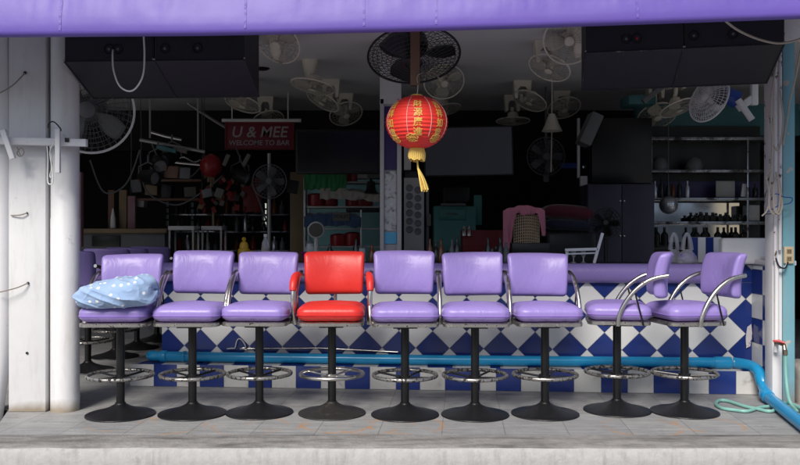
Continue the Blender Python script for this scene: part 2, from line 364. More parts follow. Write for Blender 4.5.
def floor_mat():
    m = pm('slate_tile', (.285, .285, .283), .5, var=.28, vs=5, bump=.35, bs=40, dirt=(.17, .168, .17), damt=.44, ds=6.5, dsoft=.25)
    t = m.node_tree; N = t.nodes; L = t.links; b = N['Principled BSDF']
    src = b.inputs['Base Color'].links[0].from_socket
    tc = N.new('ShaderNodeTexCoord')
    mp = N.new('ShaderNodeMapping'); mp.inputs['Location'].default_value = (.12, .31, 0); mp.inputs['Rotation'].default_value = (0, 0, R(4.2))
    L.new(tc.outputs['Object'], mp.inputs[0])
    br = N.new('ShaderNodeTexBrick'); br.offset = 0; br.inputs['Scale'].default_value = 1; br.inputs['Brick Width'].default_value = .41; br.inputs['Row Height'].default_value = .62
    br.inputs['Mortar Size'].default_value = .0035; br.inputs['Mortar Smooth'].default_value = .3
    br.inputs['Color1'].default_value = (.86, .86, .88, 1); br.inputs['Color2'].default_value = (1.08, 1.07, 1.05, 1); br.inputs['Mortar'].default_value = (.6, .59, .58, 1)
    L.new(mp.outputs[0], br.inputs['Vector'])
    mu = N.new('ShaderNodeMix'); mu.data_type = 'RGBA'; mu.blend_type = 'MULTIPLY'; mu.inputs[0].default_value = 1
    L.new(src, mu.inputs[6]); L.new(br.outputs['Color'], mu.inputs[7]); last = mu.outputs[2]
    # streaked slate veins
    ms = N.new('ShaderNodeMapping'); ms.inputs['Scale'].default_value = (3, 22, 1); ms.inputs['Rotation'].default_value = (0, 0, R(25)); L.new(tc.outputs['Object'], ms.inputs[0])
    nv = N.new('ShaderNodeTexNoise'); nv.inputs['Scale'].default_value = 1; nv.inputs['Detail'].default_value = 6; L.new(ms.outputs[0], nv.inputs['Vector'])
    vr = N.new('ShaderNodeMapRange'); vr.inputs[1].default_value = .35; vr.inputs[2].default_value = .7; vr.inputs[3].default_value = .88; vr.inputs[4].default_value = 1.14; L.new(nv.outputs['Fac'], vr.inputs[0])
    m2 = N.new('ShaderNodeMix'); m2.data_type = 'RGBA'; m2.blend_type = 'MULTIPLY'; m2.inputs[0].default_value = 1
    L.new(last, m2.inputs[6]); L.new(vr.outputs[0], m2.inputs[7]); last = m2.outputs[2]
    # rust rings left by stool bases that stood nearer the kerb
    nz = N.new('ShaderNodeTexNoise'); nz.inputs['Scale'].default_value = 5; nz.inputs['Detail'].default_value = 5; L.new(tc.outputs['Object'], nz.inputs['Vector'])
    brk = N.new('ShaderNodeMapRange'); brk.inputs[1].default_value = .46; brk.inputs[2].default_value = .60; L.new(nz.outputs['Fac'], brk.inputs[0])
    for (cx, cy, rr) in [(-1.55, 5.55, .24), (-1.0, 5.52, .25), (-.82, 5.60, .2), (-.42, 5.58, .24), (.05, 5.56, .25), (-1.9, 5.6, .22), (.28, 5.60, .19), (1.62, 5.5, .25), (-.2, 5.5, .2), (2.1, 5.55, .22)]:
        ds = N.new('ShaderNodeVectorMath'); ds.operation = 'DISTANCE'
        wa = N.new('ShaderNodeVectorMath'); wa.operation = 'MULTIPLY_ADD'; L.new(nz.outputs['Color'], wa.inputs[0]); wa.inputs[1].default_value = (.10, .10, 0); L.new(tc.outputs['Object'], wa.inputs[2])
        L.new(wa.outputs[0], ds.inputs[0]); ds.inputs[1].default_value = (cx+.05, cy+.05, 0)
        su = N.new('ShaderNodeMath'); su.operation = 'SUBTRACT'; L.new(ds.outputs['Value'], su.inputs[0]); su.inputs[1].default_value = rr
        ab = N.new('ShaderNodeMath'); ab.operation = 'ABSOLUTE'; L.new(su.outputs[0], ab.inputs[0])
        mr = N.new('ShaderNodeMapRange'); mr.inputs[1].default_value = .022; mr.inputs[2].default_value = .003; L.new(ab.outputs[0], mr.inputs[0])
        ml = N.new('ShaderNodeMath'); ml.operation = 'MULTIPLY'; L.new(mr.outputs[0], ml.inputs[0]); L.new(brk.outputs[0], ml.inputs[1])
        m3 = N.new('ShaderNodeMath'); m3.operation = 'MULTIPLY'; L.new(ml.outputs[0], m3.inputs[0]); m3.inputs[1].default_value = .6
        k = N.new('ShaderNodeMix'); k.data_type = 'RGBA'; L.new(m3.outputs[0], k.inputs[0]); L.new(last, k.inputs[6]); k.inputs[7].default_value = (.46, .23, .08, 1); last = k.outputs[2]
    L.new(last, b.inputs['Base Color'])
    return m
M['floor'] = floor_mat()

def dot_mat():
    m = pm('blue_dotted_cotton', (.29, .41, .62), .85, var=.06, vs=4, bump=.25, bs=30, sheen=.2)
    t = m.node_tree; N = t.nodes; L = t.links; b = N['Principled BSDF']
    src = b.inputs['Base Color'].links[0].from_socket
    tc = N.new('ShaderNodeTexCoord'); v = N.new('ShaderNodeTexVoronoi'); v.inputs['Scale'].default_value = 19; v.inputs['Randomness'].default_value = .55
    L.new(tc.outputs['Object'], v.inputs['Vector'])
    r = N.new('ShaderNodeMapRange'); r.inputs[1].default_value = .23; r.inputs[2].default_value = .19; L.new(v.outputs['Distance'], r.inputs[0])
    k = N.new('ShaderNodeMix'); k.data_type = 'RGBA'; L.new(r.outputs[0], k.inputs[0]); L.new(src, k.inputs[6]); k.inputs[7].default_value = (.8, .8, .82, 1)
    L.new(k.outputs[2], b.inputs['Base Color']); return m
M['dots'] = dot_mat()

# ---------------------------------------------------------------- ground and kerb
def sheet(name, pts, mat, label=None):
    mb = MB(); mb.poly(pts); o = mesh_obj(name, mb, mat); tag(o, label, None, None, 'structure'); return o
sheet('ground', [(-900, -900, -.32), (900, -900, -.32), (900, 900, -.32), (-900, 900, -.32)], M['asphalt'])
FY = 5.27                              # where the slate tiles stop and the bare concrete of the kerb begins
mb = MB()
mb.poly([(-2.62, FY, 0), (6, FY, 0), (6, 13, 0), (-6, 13, 0), (-6, 6.02, 0), (-2.87, 6.02, 0)])
mesh_obj('floor', mb, M['floor'])['kind'] = 'structure'
mb = MB()                              # gully left of the tiles
mb.poly([(-6, FY, -.14), (-2.62, FY, -.14), (-2.87, 6.02, -.14), (-6, 6.02, -.14)])
mb.poly([(-2.62, FY, -.14), (-2.62, FY, -.002), (-2.87, 6.02, -.002), (-2.87, 6.02, -.14)])
mesh_obj('gutter', mb, M['roughcon'])['kind'] = 'structure'
def kerb_edge(x, k):
    return noise.noise(Vector((x*3.1, k*7.7, 0)))*.008+noise.noise(Vector((x*11, k*3, 5)))*.003
mb = MB()
prof = [(FY, .004, 0), (FY-.05, .006, 1), (FY-.15, .004, 1), (FY-.235, -.002, 1), (FY-.27, -.012, 1), (FY-.288, -.035, 1), (FY-.292, -.09, 1), (FY-.292, -.20, 1), (FY-.292, -.33, 0)]
def kf(u, v):
    x = -7+14*u; y, z, a = prof[int(round(v*(len(prof)-1)))]
    return Vector((x, y+(kerb_edge(x, z*9+y) if a else 0), z+(kerb_edge(x+9, y*5)*.6 if a else 0)))
mb.grid(kf, 500, len(prof)-1)
for f in mb.bm.faces:
    if f.calc_center_median().z < -.02: f.material_index = 1
o = mesh_obj('kerb', mb, [M['roughcon'], M['concrete']], smooth=60); o['kind'] = 'structure'

# ---------------------------------------------------------------- the shell of the bar
CEIL = 3.0
mb = MB(); mb.box((0, 9.45, CEIL+.06), (12, 6.5, .12)); o = mesh_obj('ceiling', mb, M['ceil']); o['kind'] = 'structure'
def wallbox(x0, x1, y0, y1, z0, z1, mat, label, name='wall'):
    mb = MB(); mb.box(((x0+x1)/2, (y0+y1)/2, (z0+z1)/2), (x1-x0, y1-y0, z1-z0)); return single(name, mb, mat, label, 'wall')
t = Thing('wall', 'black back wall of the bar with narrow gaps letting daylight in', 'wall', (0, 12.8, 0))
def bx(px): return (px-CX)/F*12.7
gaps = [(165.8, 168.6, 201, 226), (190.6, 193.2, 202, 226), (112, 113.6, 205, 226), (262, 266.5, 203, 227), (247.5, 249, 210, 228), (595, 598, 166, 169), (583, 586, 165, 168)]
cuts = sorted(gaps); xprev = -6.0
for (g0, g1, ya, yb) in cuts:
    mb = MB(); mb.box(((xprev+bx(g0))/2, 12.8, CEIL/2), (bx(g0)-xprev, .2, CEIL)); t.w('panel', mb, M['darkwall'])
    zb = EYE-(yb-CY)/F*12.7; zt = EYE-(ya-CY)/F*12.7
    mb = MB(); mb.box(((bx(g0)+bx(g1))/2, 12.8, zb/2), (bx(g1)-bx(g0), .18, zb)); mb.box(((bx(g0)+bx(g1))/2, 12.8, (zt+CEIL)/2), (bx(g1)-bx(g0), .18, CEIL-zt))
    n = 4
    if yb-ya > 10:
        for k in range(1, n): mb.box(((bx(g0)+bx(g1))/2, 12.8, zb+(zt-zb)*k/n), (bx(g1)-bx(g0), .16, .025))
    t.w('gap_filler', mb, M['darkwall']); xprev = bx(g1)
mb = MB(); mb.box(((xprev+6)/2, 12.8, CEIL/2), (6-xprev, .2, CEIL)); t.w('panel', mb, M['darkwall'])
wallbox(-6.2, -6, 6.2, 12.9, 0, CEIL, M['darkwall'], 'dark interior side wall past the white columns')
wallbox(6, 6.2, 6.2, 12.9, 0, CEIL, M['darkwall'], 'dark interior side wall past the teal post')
wallbox(-9, 9, 6.0, 6.19, CEIL, 6.5, M['whiteplain'], 'unseen upper shop front wall added above the awning to shade the ceiling', 'added_facade_wall')  # out of view; added to block sky light and shade the ceiling
# dark downstand beam that closes the ceiling towards the back
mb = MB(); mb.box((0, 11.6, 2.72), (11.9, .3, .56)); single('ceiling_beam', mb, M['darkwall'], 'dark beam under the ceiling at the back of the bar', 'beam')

# shophouses added behind the camera, to keep low sky light off the interior
def shophouse(x0, x1, y, h, mat, lab):
    t = Thing('shophouse', lab, 'building', ((x0+x1)/2, y, -.32), 0, 'shophouses added across the street behind the camera')
    mb = MB(); mb.box(((x0+x1)/2, y-3, h/2-.32), (x1-x0-.02, 6, h)); t.w('wall', mb, mat)
    mb = MB(); mb.box(((x0+x1)/2, y-2.95, h-.22), (x1-x0+.1, 6.4, .2)); t.w('roof', mb, M['stone'])
    n = max(1, int((x1-x0)/2)); d = (x1-x0)/n
    for i in range(n):
        for z in (3.4,):
            if z+1 < h: mb = MB(); mb.box((x0+(i+.5)*d, y+.02, z), (d*.55, .1, 1.4), bev=.01); t.w('window', mb, M['screen'])
    mb = MB(); mb.box(((x0+x1)/2, y+.03, 1.1), (x1-x0-.6, .1, 2.8)); t.w('shutter', mb, M['greyp'])
shophouse(-16, -7, -12, 5.2, M['whitecard'], 'white shophouse added across the street on the left')
shophouse(-7, 0.5, -12, 5.2, M['beige'], 'beige shophouse added across the street in the middle')
shophouse(0.5, 7.6, -12, 5.2, M['whitecard'], 'white shophouse added across the street left of the side lane')
shophouse(9, 24, -32, 11, M['whitecard'], 'white house added at the end of the side lane to whiten the mirror')  # added pale backdrop that whitens the reflection in the bar mirror
shophouse(14, 21, -12, 5.2, M['beige'], 'beige shophouse added across the street right of the side lane')

# ---------------------------------------------------------------- columns on the left
def white_column():
    t = Thing('square_column', 'white painted square column with nail holes beside the round column', 'column', (-2.702, 6.09, 0))
    mb = MB(); mb.box((0, 0, 1.5), (.270, .27, 3.0), bev=.008); t.part('shaft', mb, M['white'])
    mb = MB()
    for (px, py, r) in ((25, 73, 1.6), (27, 353, 1.3), (28, 283, 1.3), (27, 213, 1.0)):
        c = P(px, py, 5.95); mb.lathe([(0, .004), (r/822*5.95, .003), (r/822*5.95, -.002)], Matrix.Translation(c) @ basis((0, -1, 0)), 10)
    t.w('nail_hole', mb, M['blackp'])
    return t
white_column()
mb = MB(); mb.lathe([(.101, 0), (.101, 1.4), (.099, 1.405), (.099, 3.0)], None, 40); o = single('round_column', mb, M['white'], 'white painted round column standing right of the square column', 'column', base=(0, 0, 0)); o.location = (-2.452, 6.02, 0)
mb = MB(); mb.tube(curve_pts([(-2.99, 6.0, -.14), (-2.96, 6.0, .1), (-2.915, 6.0, .5), (-2.905, 6.0, 1.2), (-2.905, 6.0, 2.2), (-2.93, 6.0, 3.0)]), .075, 20); single('drain_pipe', mb, M['whiteplain'], 'white round downpipe at the left edge beside the square column', 'pipe')
t = Thing('lamp_bracket', 'white horizontal bracket bar fixed across the two white columns', 'bracket', P(45, 141, 5.85))
mb = MB(); a = P(-30, 140, 5.86); b = P(87, 143, 5.86); mb.box((a+b)/2, ((b-a).length, .045, .052), rot=Euler((0, -math.atan2((b-a).z, (b-a).x), 0)), bev=.004); t.w('bar', mb, M['whiteplain'])
mb = MB(); mb.box(P(67, 140, 5.83), (.03, .006, .03), bev=.002); t.w('socket', mb, M['blackp'])
mb = MB(); a = P(3, 130, 5.80); b = P(13, 159, 5.80); mb.box((a+b)/2, (.038, .03, (b-a).length), rot=Euler((0, math.atan2((b-a).x, (b-a).z)+PI, 0)), bev=.004); t.w('batten', mb, M['whiteplain'])
mb = MB(); mb.box(P(58, 151, 5.79), (.034, .03, .31), bev=.004); t.w('batten', mb, M['whiteplain'])
mb = MB(); mb.tube(curve_pts([P(*q) for q in ((48, 128, 5.83), (49, 123, 5.83), (54, 122, 5.82), (60, 128, 5.80), (61, 131, 5.79))]), .005, 6); t.w('cable', mb, M['blackp'])
mb = MB(); mb.tube(curve_pts([P(*q) for q in ((47, 146, 5.83), (48, 160, 5.83), (47.5, 178, 5.83), (49, 184, 5.82), (53, 182, 5.81), (52, 168, 5.81), (50, 152, 5.82), (54, 142, 5.8))]), .0045, 6)
mb.tube(curve_pts([P(*q) for q in ((50, 146, 5.83), (52, 165, 5.82), (50, 175, 5.83), (51, 178, 5.82))]), .004, 6); t.w('cable', mb, M['whitecable'])
mb = MB(); mb.tube(curve_pts([P(*q) for q in ((17, 147, 5.83), (21, 156, 5.84), (24, 152, 5.83), (21, 148, 5.84), (17, 153, 5.84), (20, 157, 5.84))]), .004, 6); t.w('knotted_wire', mb, M['twine'])
for lab, pts in (('grey twine tied to the top nail of the square column', ((25, 73, 5.94), (12, 86, 5.9), (-4, 95, 5.88))),
                 ('short bent wire stuck in the square column at mid height', ((11, 215.5, 5.945), (20, 215, 5.93), (27, 213, 5.94))),
                 ('grey twine tied to the lower nail of the square column', ((28, 283, 5.94), (16, 288, 5.9), (-4, 293, 5.88)))):
    mb = MB(); mb.tube(curve_pts([P(*q) for q in pts], 5), .0045, 6); single('twine', mb, M['twine'], lab, 'twine', 'bits of twine on the square column')

# ---------------------------------------------------------------- teal post on the right
TY = 6.23
t = Thing('teal_post', 'teal painted post with peeling white edge at the right end of the bar', 'post', (2.94, 6.3, 0))
xa = P(783, 0, TY).x; xb = P(795, 0, TY).x; xw = P(773, 0, TY).x
mb = MB(); mb.box(((xa+xb)/2, TY+.07, 1.5), (xb-xa, .14, 3.0), bev=.005); t.w('shaft', mb, M['teal'])
mb = MB(); mb.box(((xw+xa)/2-.001, TY+.075, .72), (xa-xw-.002, .13, 1.44), bev=.004); t.w('edge_board', mb, M['whiteplain'])
mb = MB(); mb.box(((xw+xa)/2-.001, TY+.09, 2.22), (xa-xw-.002, .13, 1.55), bev=.004); t.w('edge_board', mb, M['peel'])
mb = MB(); mb.box(P(793, 30, TY-.02), (.14, .025, .17), bev=.004); t.w('top_plate', mb, M['peel'])
t = Thing('power_outlet', 'beige double power outlet screwed to the teal post', 'outlet', P(788.5, 255, TY-.012))
mb = MB(); mb.box((0, 0, 0), (.072, .022, .128), bev=.004); t.part('plate', mb, M['beige'])
mb = MB()
for z in (.028, -.028):
    mb.box((0, -.0125, z), (.036, .004, .034), bev=.0015)
t.part('socket', mb, M['tanwood'])
mb = MB()
for z in (.028, -.028):
    for x in (-.007, .007): mb.box((x, -.015, z+.003), (.003, .003, .011))
t.part('slot', mb, M['blackp'])
for (lab, x, dy, r, y0, y1) in (('thin pale conduit nearer the bar beside the teal post', 775, .0, .013, 50, 262), ('thin white conduit close against the teal post', 780, -.005, .012, 30, 250)):
    mb = MB(); mb.tube([P(x, y0, TY-.02+dy), P(x+.5, (y0+y1)/2, TY-.022+dy), P(x, y1, TY-.02+dy)], r, 12); single('conduit', mb, M['peel'], lab, 'conduit', 'conduits on the teal post')
mb = MB(); mb.tube([P(776.5, 262, TY-.025), P(776.5, 345, TY-.025), P(775.5, 352, TY-.025)], .016, 12); mb.tube([P(776, 262, TY-.02), P(779, 268, TY-.04), P(785, 268, TY-.04), P(788, 262, TY-.02)], .007, 8)
single('water_pipe', mb, M['whiteplain'], 'white water pipe running down to the red handled tap', 'pipe')
rnd.seed(3)
def cable(lab, pts, r=.006, mat='cable', name='cable', group='loose cables at the teal post'):
    mb = MB(); mb.tube(curve_pts([P(*q) for q in pts], 7), r, 7); single(name, mb, M[mat], lab, 'cable', group)
cable('pale cable bundle coiled on the conduits at mid height of the teal post', ((773, 118, 6.16), (772, 160, 6.14), (770, 182, 6.12), (769, 205, 6.1), (773, 214, 6.1), (778, 211, 6.1), (780, 196, 6.1), (777, 178, 6.12), (774, 186, 6.1), (774, 208, 6.09), (779, 214, 6.08), (782, 205, 6.1), (780, 186, 6.12), (776, 172, 6.14)), .008)
cable('pale cable hanging slack from high on the post to the coil', ((777, 60, 6.17), (771, 100, 6.15), (773, 140, 6.15), (779, 150, 6.14), (783, 120, 6.15), (780, 90, 6.16)), .006)
cable('frayed pale cable sticking out left of the coil', ((772, 150, 6.15), (771, 168, 6.13), (766, 176, 6.12), (770, 196, 6.11), (767, 210, 6.1), (762, 216, 6.08)), .006)
cable('long beige cable slanting across the top of the teal post', ((803, 36, 5.9), (796, 75, 6.05), (790, 100, 6.15), (787, 120, 6.18), (783, 145, 6.19)), .007)
cable('blue wire bent into a triangle beside the teal post', ((768, 205, 6.12), (775, 194, 6.1), (784, 197, 6.1), (792, 198, 6.1), (790, 203, 6.1), (778, 206, 6.1), (767, 212, 6.1)), .004, 'bluecable')
cable('dark wire under the outlet of the teal post', ((776, 258, 6.19), (779, 266, 6.17), (785, 268, 6.17), (788, 262, 6.2)), .006, 'blackp')
# tap and hose
t = Thing('water_tap', 'brass garden tap with red lever handle on the white pipe', 'tap', P(780, 345, 6.16))
mb = MB(); mb.tube([P(775.5, 343, 6.19), P(779, 343, 6.15), P(784, 345, 6.1), P(785, 350, 6.09)], .014, 10); mb.tube([P(785, 350, 6.09), P(785.3, 355, 6.09)], .018, 10); t.w('spout', mb, M['brass'])
mb = MB(); mb.tube([P(773, 341, 6.12), P(779, 341, 6.1), P(785, 343, 6.08)], [.008, .011, .008], 8); t.w('handle', mb, M['redtap'])
mb = MB()
hp = [P(785.3, 355, 6.09), P(785.5, 370, 6.09), P(787, 388, 6.05), P(790, 402, 5.95)]
for (px, py) in ((797, 410), (806, 412), (806, 418), (790, 414), (777, 407), (762, 407), (748, 411), (735, 410), (722, 408), (716, 404), (719, 400.5), (728, 401), (744, 406), (758, 409), (772, 411), (786, 406), (806, 414)):
    Y = (EYE-.016)*F/(py-CY)
    hp.append(P(px, py, Y))
for i, q in enumerate(hp):
    if i in (8, 9, 19, 20): q.z += .024 if i > 12 else .0
mb.tube(curve_pts(hp, 8), .012, 9); single('garden_hose', mb, M['hose'], 'pale green garden hose looped on the slate floor from the tap', 'hose')

# ---------------------------------------------------------------- bar counter (its front runs 4 degrees askew)
WA = Vector((-2.286, 6.96)); WB = Vector((2.806, 6.59)); WU = (WB-WA).normalized(); WN = Vector((-WU.y, WU.x))   # WN points into the bar
def WXY(px, v):                        # where pixel column px meets the line v behind the step front
    k = (px-CX)/F; p = WA+WN*v
    # X = k*Y on line p + s*WU
    s = (k*p.y-p.x)/(WU.x-k*WU.y)
    return p+WU*s, s
def clip_poly(poly, x0, x1, z0, z1):
    def half(pl, f):
        out = []
        for i in range(len(pl)):
            a, b = pl[i-1], pl[i]; fa, fb = f(a), f(b)
            if fa >= 0:
                out.append(a)
                if fb < 0: out.append(tuple(a[k]+(b[k]-a[k])*fa/(fa-fb) for k in (0, 1)))
            elif fb >= 0: out.append(tuple(a[k]+(b[k]-a[k])*fa/(fa-fb) for k in (0, 1)))
        return out
    for f in (lambda p: p[0]-x0, lambda p: x1-p[0], lambda p: p[1]-z0, lambda p: z1-p[1]):
        if len(poly) < 3: return []
        poly = half(poly, f)
    q = []
    for p in poly:
        if not q or (abs(p[0]-q[-1][0])+abs(p[1]-q[-1][1])) > .004: q.append(p)
    return q if len(q) >= 3 else []
def add_tile(mb, poly, place, mi, th=.004):
    """poly in panel coords; place(u, z, out) gives a point"""
    ti = [rnd.uniform(-.0007, .0007) for _ in range(3)]
    cx = sum(p[0] for p in poly)/len(poly); cz = sum(p[1] for p in poly)/len(poly)
    a = [mb.bm.verts.new(place(u, z, th+ti[0]+(u-cx)*ti[1]*6+(z-cz)*ti[2]*6)) for u, z in poly]
    b = [mb.bm.verts.new(place(u, z, 0)) for u, z in poly]
    mb.face(a, mi)
    for i in range(len(a)): mb.face([a[i-1], a[i], b[i], b[i-1]], mi)
ct = Thing('bar_counter', 'long bar counter with blue and white diamond tiles and padded purple edge', 'bar counter', (WA.x, WA.y, 0), math.atan2(WU.y, WU.x))
# local axes: x along the front, y into the bar
uL = WXY(162, .2)[1]; uR = WXY(752, .2)[1]; sL = 0.0; sR = WXY(758, 0)[1]
STEP = .19; TOPZ = 1.04
mb = MB(); mb.box(((sL+sR)/2, .1+.003, STEP/2-.003), (sR-sL-.006, .2, STEP-.006)); mb.mi = 0
step = ct.part('foot_step', mb, M['grout'])
mb = MB(); xs = [130, 154, 177, 200, 224, 248.5, 272, 296, 321, 345, 370, 396, 420, 445, 480, 496, 521, 541, 574, 601, 627.5, 653.5, 689, 708.7, 736, 758]
us = [WXY(x, 0)[1] for x in xs]
for i in range(len(us)-1):
    a, b = us[i]+.0015, us[i+1]-.0015
    add_tile(mb, [(a, .004), (b, .004), (b, STEP-.003), (a, STEP-.003)], lambda u, z, o: Vector((u, -o, z)), 0 if i % 2 == 0 else 1)
    s2 = .5*(us[i+1]-us[i])
    add_tile(mb, [(a+s2*.6, .003), (b+s2*.6, .003), (b+s2*.6, .197), (a+s2*.6, .197)] if i < len(us)-2 else [(a+s2*.6, .003), (b, .003), (b, .197), (a+s2*.6, .197)], lambda u, z, o: Vector((u, z, STEP-.006+o)), 1 if i % 2 == 0 else 0)
ct.part('step_tiles', mb, [M['tilewd'], M['tileb']], step, smooth=20)
mb = MB(); mb.box(((uL+uR)/2, .2+.06, (STEP+.9)/2), (uR-uL, .12-.002, .9-STEP)); mb.box(((WXY(703, .15)[1]+.03+uR)/2, .2+.06, .968), (uR-WXY(703, .15)[1]-.03, .12-.002, .132)); wl = ct.part('front_wall', mb, M['grout'])
mb = MB(); D = .287; h = D/2; uT = WXY(703, .15)[1]; u0 = WXY(466.6, .2)[1]; z0 = .464; gap = .0030
for r in range(-4, 6):
    for c in range(-22, 14):
        cu = u0+h+c*D+(h if r % 2 else 0); cz = z0+r*h
        a = h-gap
        pl = clip_poly([(cu-a, cz), (cu, cz-a), (cu+a, cz), (cu, cz+a)], uL+.001, uR-.001, STEP+.002, .885)
        p2 = clip_poly([(cu-a, cz), (cu, cz-a), (cu+a, cz), (cu, cz+a)], uT+.03, uR-.001, .889, 1.03)
        for q_ in (pl, p2):
            if q_: add_tile(mb, q_, lambda u, z, o: Vector((u, .2-o, z)), 1 if r % 2 else 0)
ct.part('diamond_tiles', mb, [M['tilew'], M['tileb']], wl, smooth=20)
uT = WXY(703, .15)[1]
mb = MB()
def padf(u, v):
    x = uL-.02+(uT+.02-uL)*u; a = PI*(v*1.0)-PI/2
    z = .96+.082*math.sin(a)*1.0; y = .195-.085*max(0, math.cos(a))**.7
    wv = .0022*noise.noise(Vector((x*3, z*9, 2)))
    return Vector((x, y+wv, z))
mb.grid(padf, 160, 16)
b2 = [mb.bm.verts.new(p) for p in []]
ct.part('padded_edge', mb, M['vinyl'], smooth=60)
mb = MB(); mb.box(((uL+uT)/2, .2+.2, 1.02), (uT-uL+.04, .41, .04), bev=.004); ct.part('counter_top', mb, M['blackp'])
mb = MB(); mb.box((uL+.06, .42, .5), (.10, .2, 1.0)); mb.box((uL-.0+.06, .36, .6), (.1, .1, .75)); ct.part('end_panel', mb, M['blackp'])
mb = MB(); mb.box(((uL+uT)/2, .58, .5), (uT-uL, .04, 1.0)); ct.part('back_panel', mb, M['darkwall'])

# return wall on the right, facing left
RX = WXY(752, .2)[0].x; RY1 = WXY(752, .2)[0].y; RY0 = TY+.16
rw = Thing('tiled_return_wall', 'short blue and white checked tile wall joining the counter to the teal post', 'wall', (RX+.06, (RY0+RY1)/2, 0))
mb = MB(); mb.box((RX+.075, (RY0+RY1)/2, .52), (.15, RY1-RY0, 1.04)); rw.w('wall_core', mb, M['grout'])
mb = MB()
for i in range(3):
    for j in range(6):
        y1 = RY1-.006-i*.2; y0 = max(RY0, y1-.197)
        za = .0+j*.2; zb = min(1.03, za+.197)
        if y1-y0 > .02: add_tile(mb, [(y0, za+.002), (y1, za+.002), (y1, zb), (y0, zb)], lambda u, z, o: Vector((RX-o, u, z)), (i+j+1) % 2)
rw.w('wall_tiles', mb, [M['tilew'], M['tileb']], smooth=20)
mb = MB(); mb.box((RX+.075, RY0+.2, 1.062), (.19, .44, .04), bev=.008); mb.box((RX+.09, RY0+.27, 1.095), (.12, .22, .025), bev=.006); rw.w('ledge', mb, M['peel'])
# broken tile showing plaster
mb = MB()
q = [(747, 327), (751, 324), (752, 333), (750, 346), (746, 348), (745.5, 338)]
v = [P(a, b, WXY(748, .19)[0].y-.006) for a, b in q]; mb.prism([(p.x, p.z) for p in v], .004, Matrix.Translation((0, WXY(748, .19)[0].y-.012, 0)))
rw.w('plaster_patch', mb, M['peel'])
# upper striped tiles and white board at the right end of the counter
p0 = WXY(690, .42)[0]; p1 = WXY(722, .42)[0]
t = Thing('tile_upstand', 'low upstand of blue and white striped tiles behind the plastic bag', 'wall', ((p0.x+p1.x)/2, p0.y, 1.04))
mb = MB(); mb.box(((p0.x+p1.x)/2, p0.y+.03, 1.15), (p1.x-p0.x, .06, .22)); t.w('wall_core', mb, M['grout'])
mb = MB(); n = 4; wd = (p1.x-p0.x)/n
for i in range(n): add_tile(mb, [(p0.x+i*wd+.002, 1.045), (p0.x+(i+1)*wd-.002, 1.045), (p0.x+(i+1)*wd-.002, 1.258), (p0.x+i*wd+.002, 1.258)], lambda u, z, o: Vector((u, p0.y-o, z)), 1-(i % 2))
t.w('stripe_tiles', mb, [M['tilew'], M['tileb']], smooth=20)
mb = MB(); a = P(721, 264.2, 6.72); b = P(767, 238, 6.72); mb.rbox(((b.x-a.x)/2, .05, (b.z-a.z)/2), (.03, .02, .03), 6, m=Matrix.Translation(((a.x+b.x)/2, 6.74, (a.z+b.z)/2)))
single('white_board', mb, M['whiteplain'], 'white rounded board standing behind the end of the tiled counter', 'board')
mb = MB(); mb.rbox((.22, .2, .16), (.04, .04, .04), 5, m=Matrix.Translation((3.24, 6.42, .13))); single('stone_block', mb, M['stone'], 'rough stone block on the floor right of the teal post', 'block')

# blue pipe
t = Thing('blue_pipe', 'blue plastic drain pipe along the tiled step and out over the kerb', 'pipe', (WA.x, WA.y-.1, 0))
r = .043; zc = STEP+r+.004
def W3(px, v, z):
    q = WXY(px, v)[0]; return Vector((q.x, q.y, z))
e0 = W3(728, .115, zc); e1 = Vector((2.745, 6.70, zc)); e2 = Vector((2.822, 6.60, zc-.01)); e3 = Vector((2.838, 6.50, zc-.04)); e4 = Vector((2.842, 6.45, .14)); e5 = Vector((2.83, 6.38, .085)); e6 = Vector((2.80, 6.26, r+.006)); e7 = Vector((2.60, 5.22, r+.004)); e8 = Vector((2.50, 4.85, .02))
mb = MB(); mb.tube([W3(153, .19, zc), W3(151, .155, zc), W3(153, .125, zc), W3(158, .115, zc), W3(440, .115, zc-.006), e0], r, 20); t.w('long_run', mb, M['bluepipe'])
mb = MB(); mb.tube(curve_pts([e0, e1, e2, e3, e4, e5, e6], 6)[4:], r+.001, 20); t.w('elbow', mb, M['bluepipe'])
mb = MB(); mb.tube([e6, (e6+e7)/2, e7, e8], r, 20); t.w('outlet_run', mb, M['bluepipe'])
for a, b, k in ((W3(183, .115, zc), W3(186, .115, zc), .006), (W3(161, .115, zc), W3(167, .115, zc), .009), (W3(714, .115, zc), W3(731, .115, zc), .007), (e4+Vector((0, .03, .04)), e4+Vector((0, -.025, -.025)), .009), (e6+Vector((.01, .07, .012)), e6+(e7-e6)*.04, .008)):
    mb = MB(); mb.tube([a, a+(b-a)*.15, b-(b-a)*.15, b], [r+k*.6, r+k, r+k, r+k*.6], 20); t.w('coupling', mb, M['bluepipe'])
# steel bar and hook lying against the tiles behind the pipe
mb = MB(); mb.tube([W3(245, .185, .30), W3(320, .18, .312), W3(371, .18, .295), W3(398, .18, .285)], .006, 8); mb.tube(curve_pts([W3(245, .185, .31), W3(242, .18, .30), W3(247, .17, .29)], 4), .006, 8)
single('metal_rod', mb, M['chrome'], 'thin metal rod lying on the blue pipe against the tiles', 'rod')
mb = MB(); mb.tube(curve_pts([W3(227, .17, .30), W3(232, .17, .305), W3(235, .17, .31), W3(237, .18, .37), W3(240, .18, .385), W3(244, .18, .35), W3(245.5, .17, .305), W3(240, .17, .30)], 6), .005, 7)
single('wire_loop', mb, M['whitecable'], 'white bent wire loop standing on the blue pipe', 'wire')

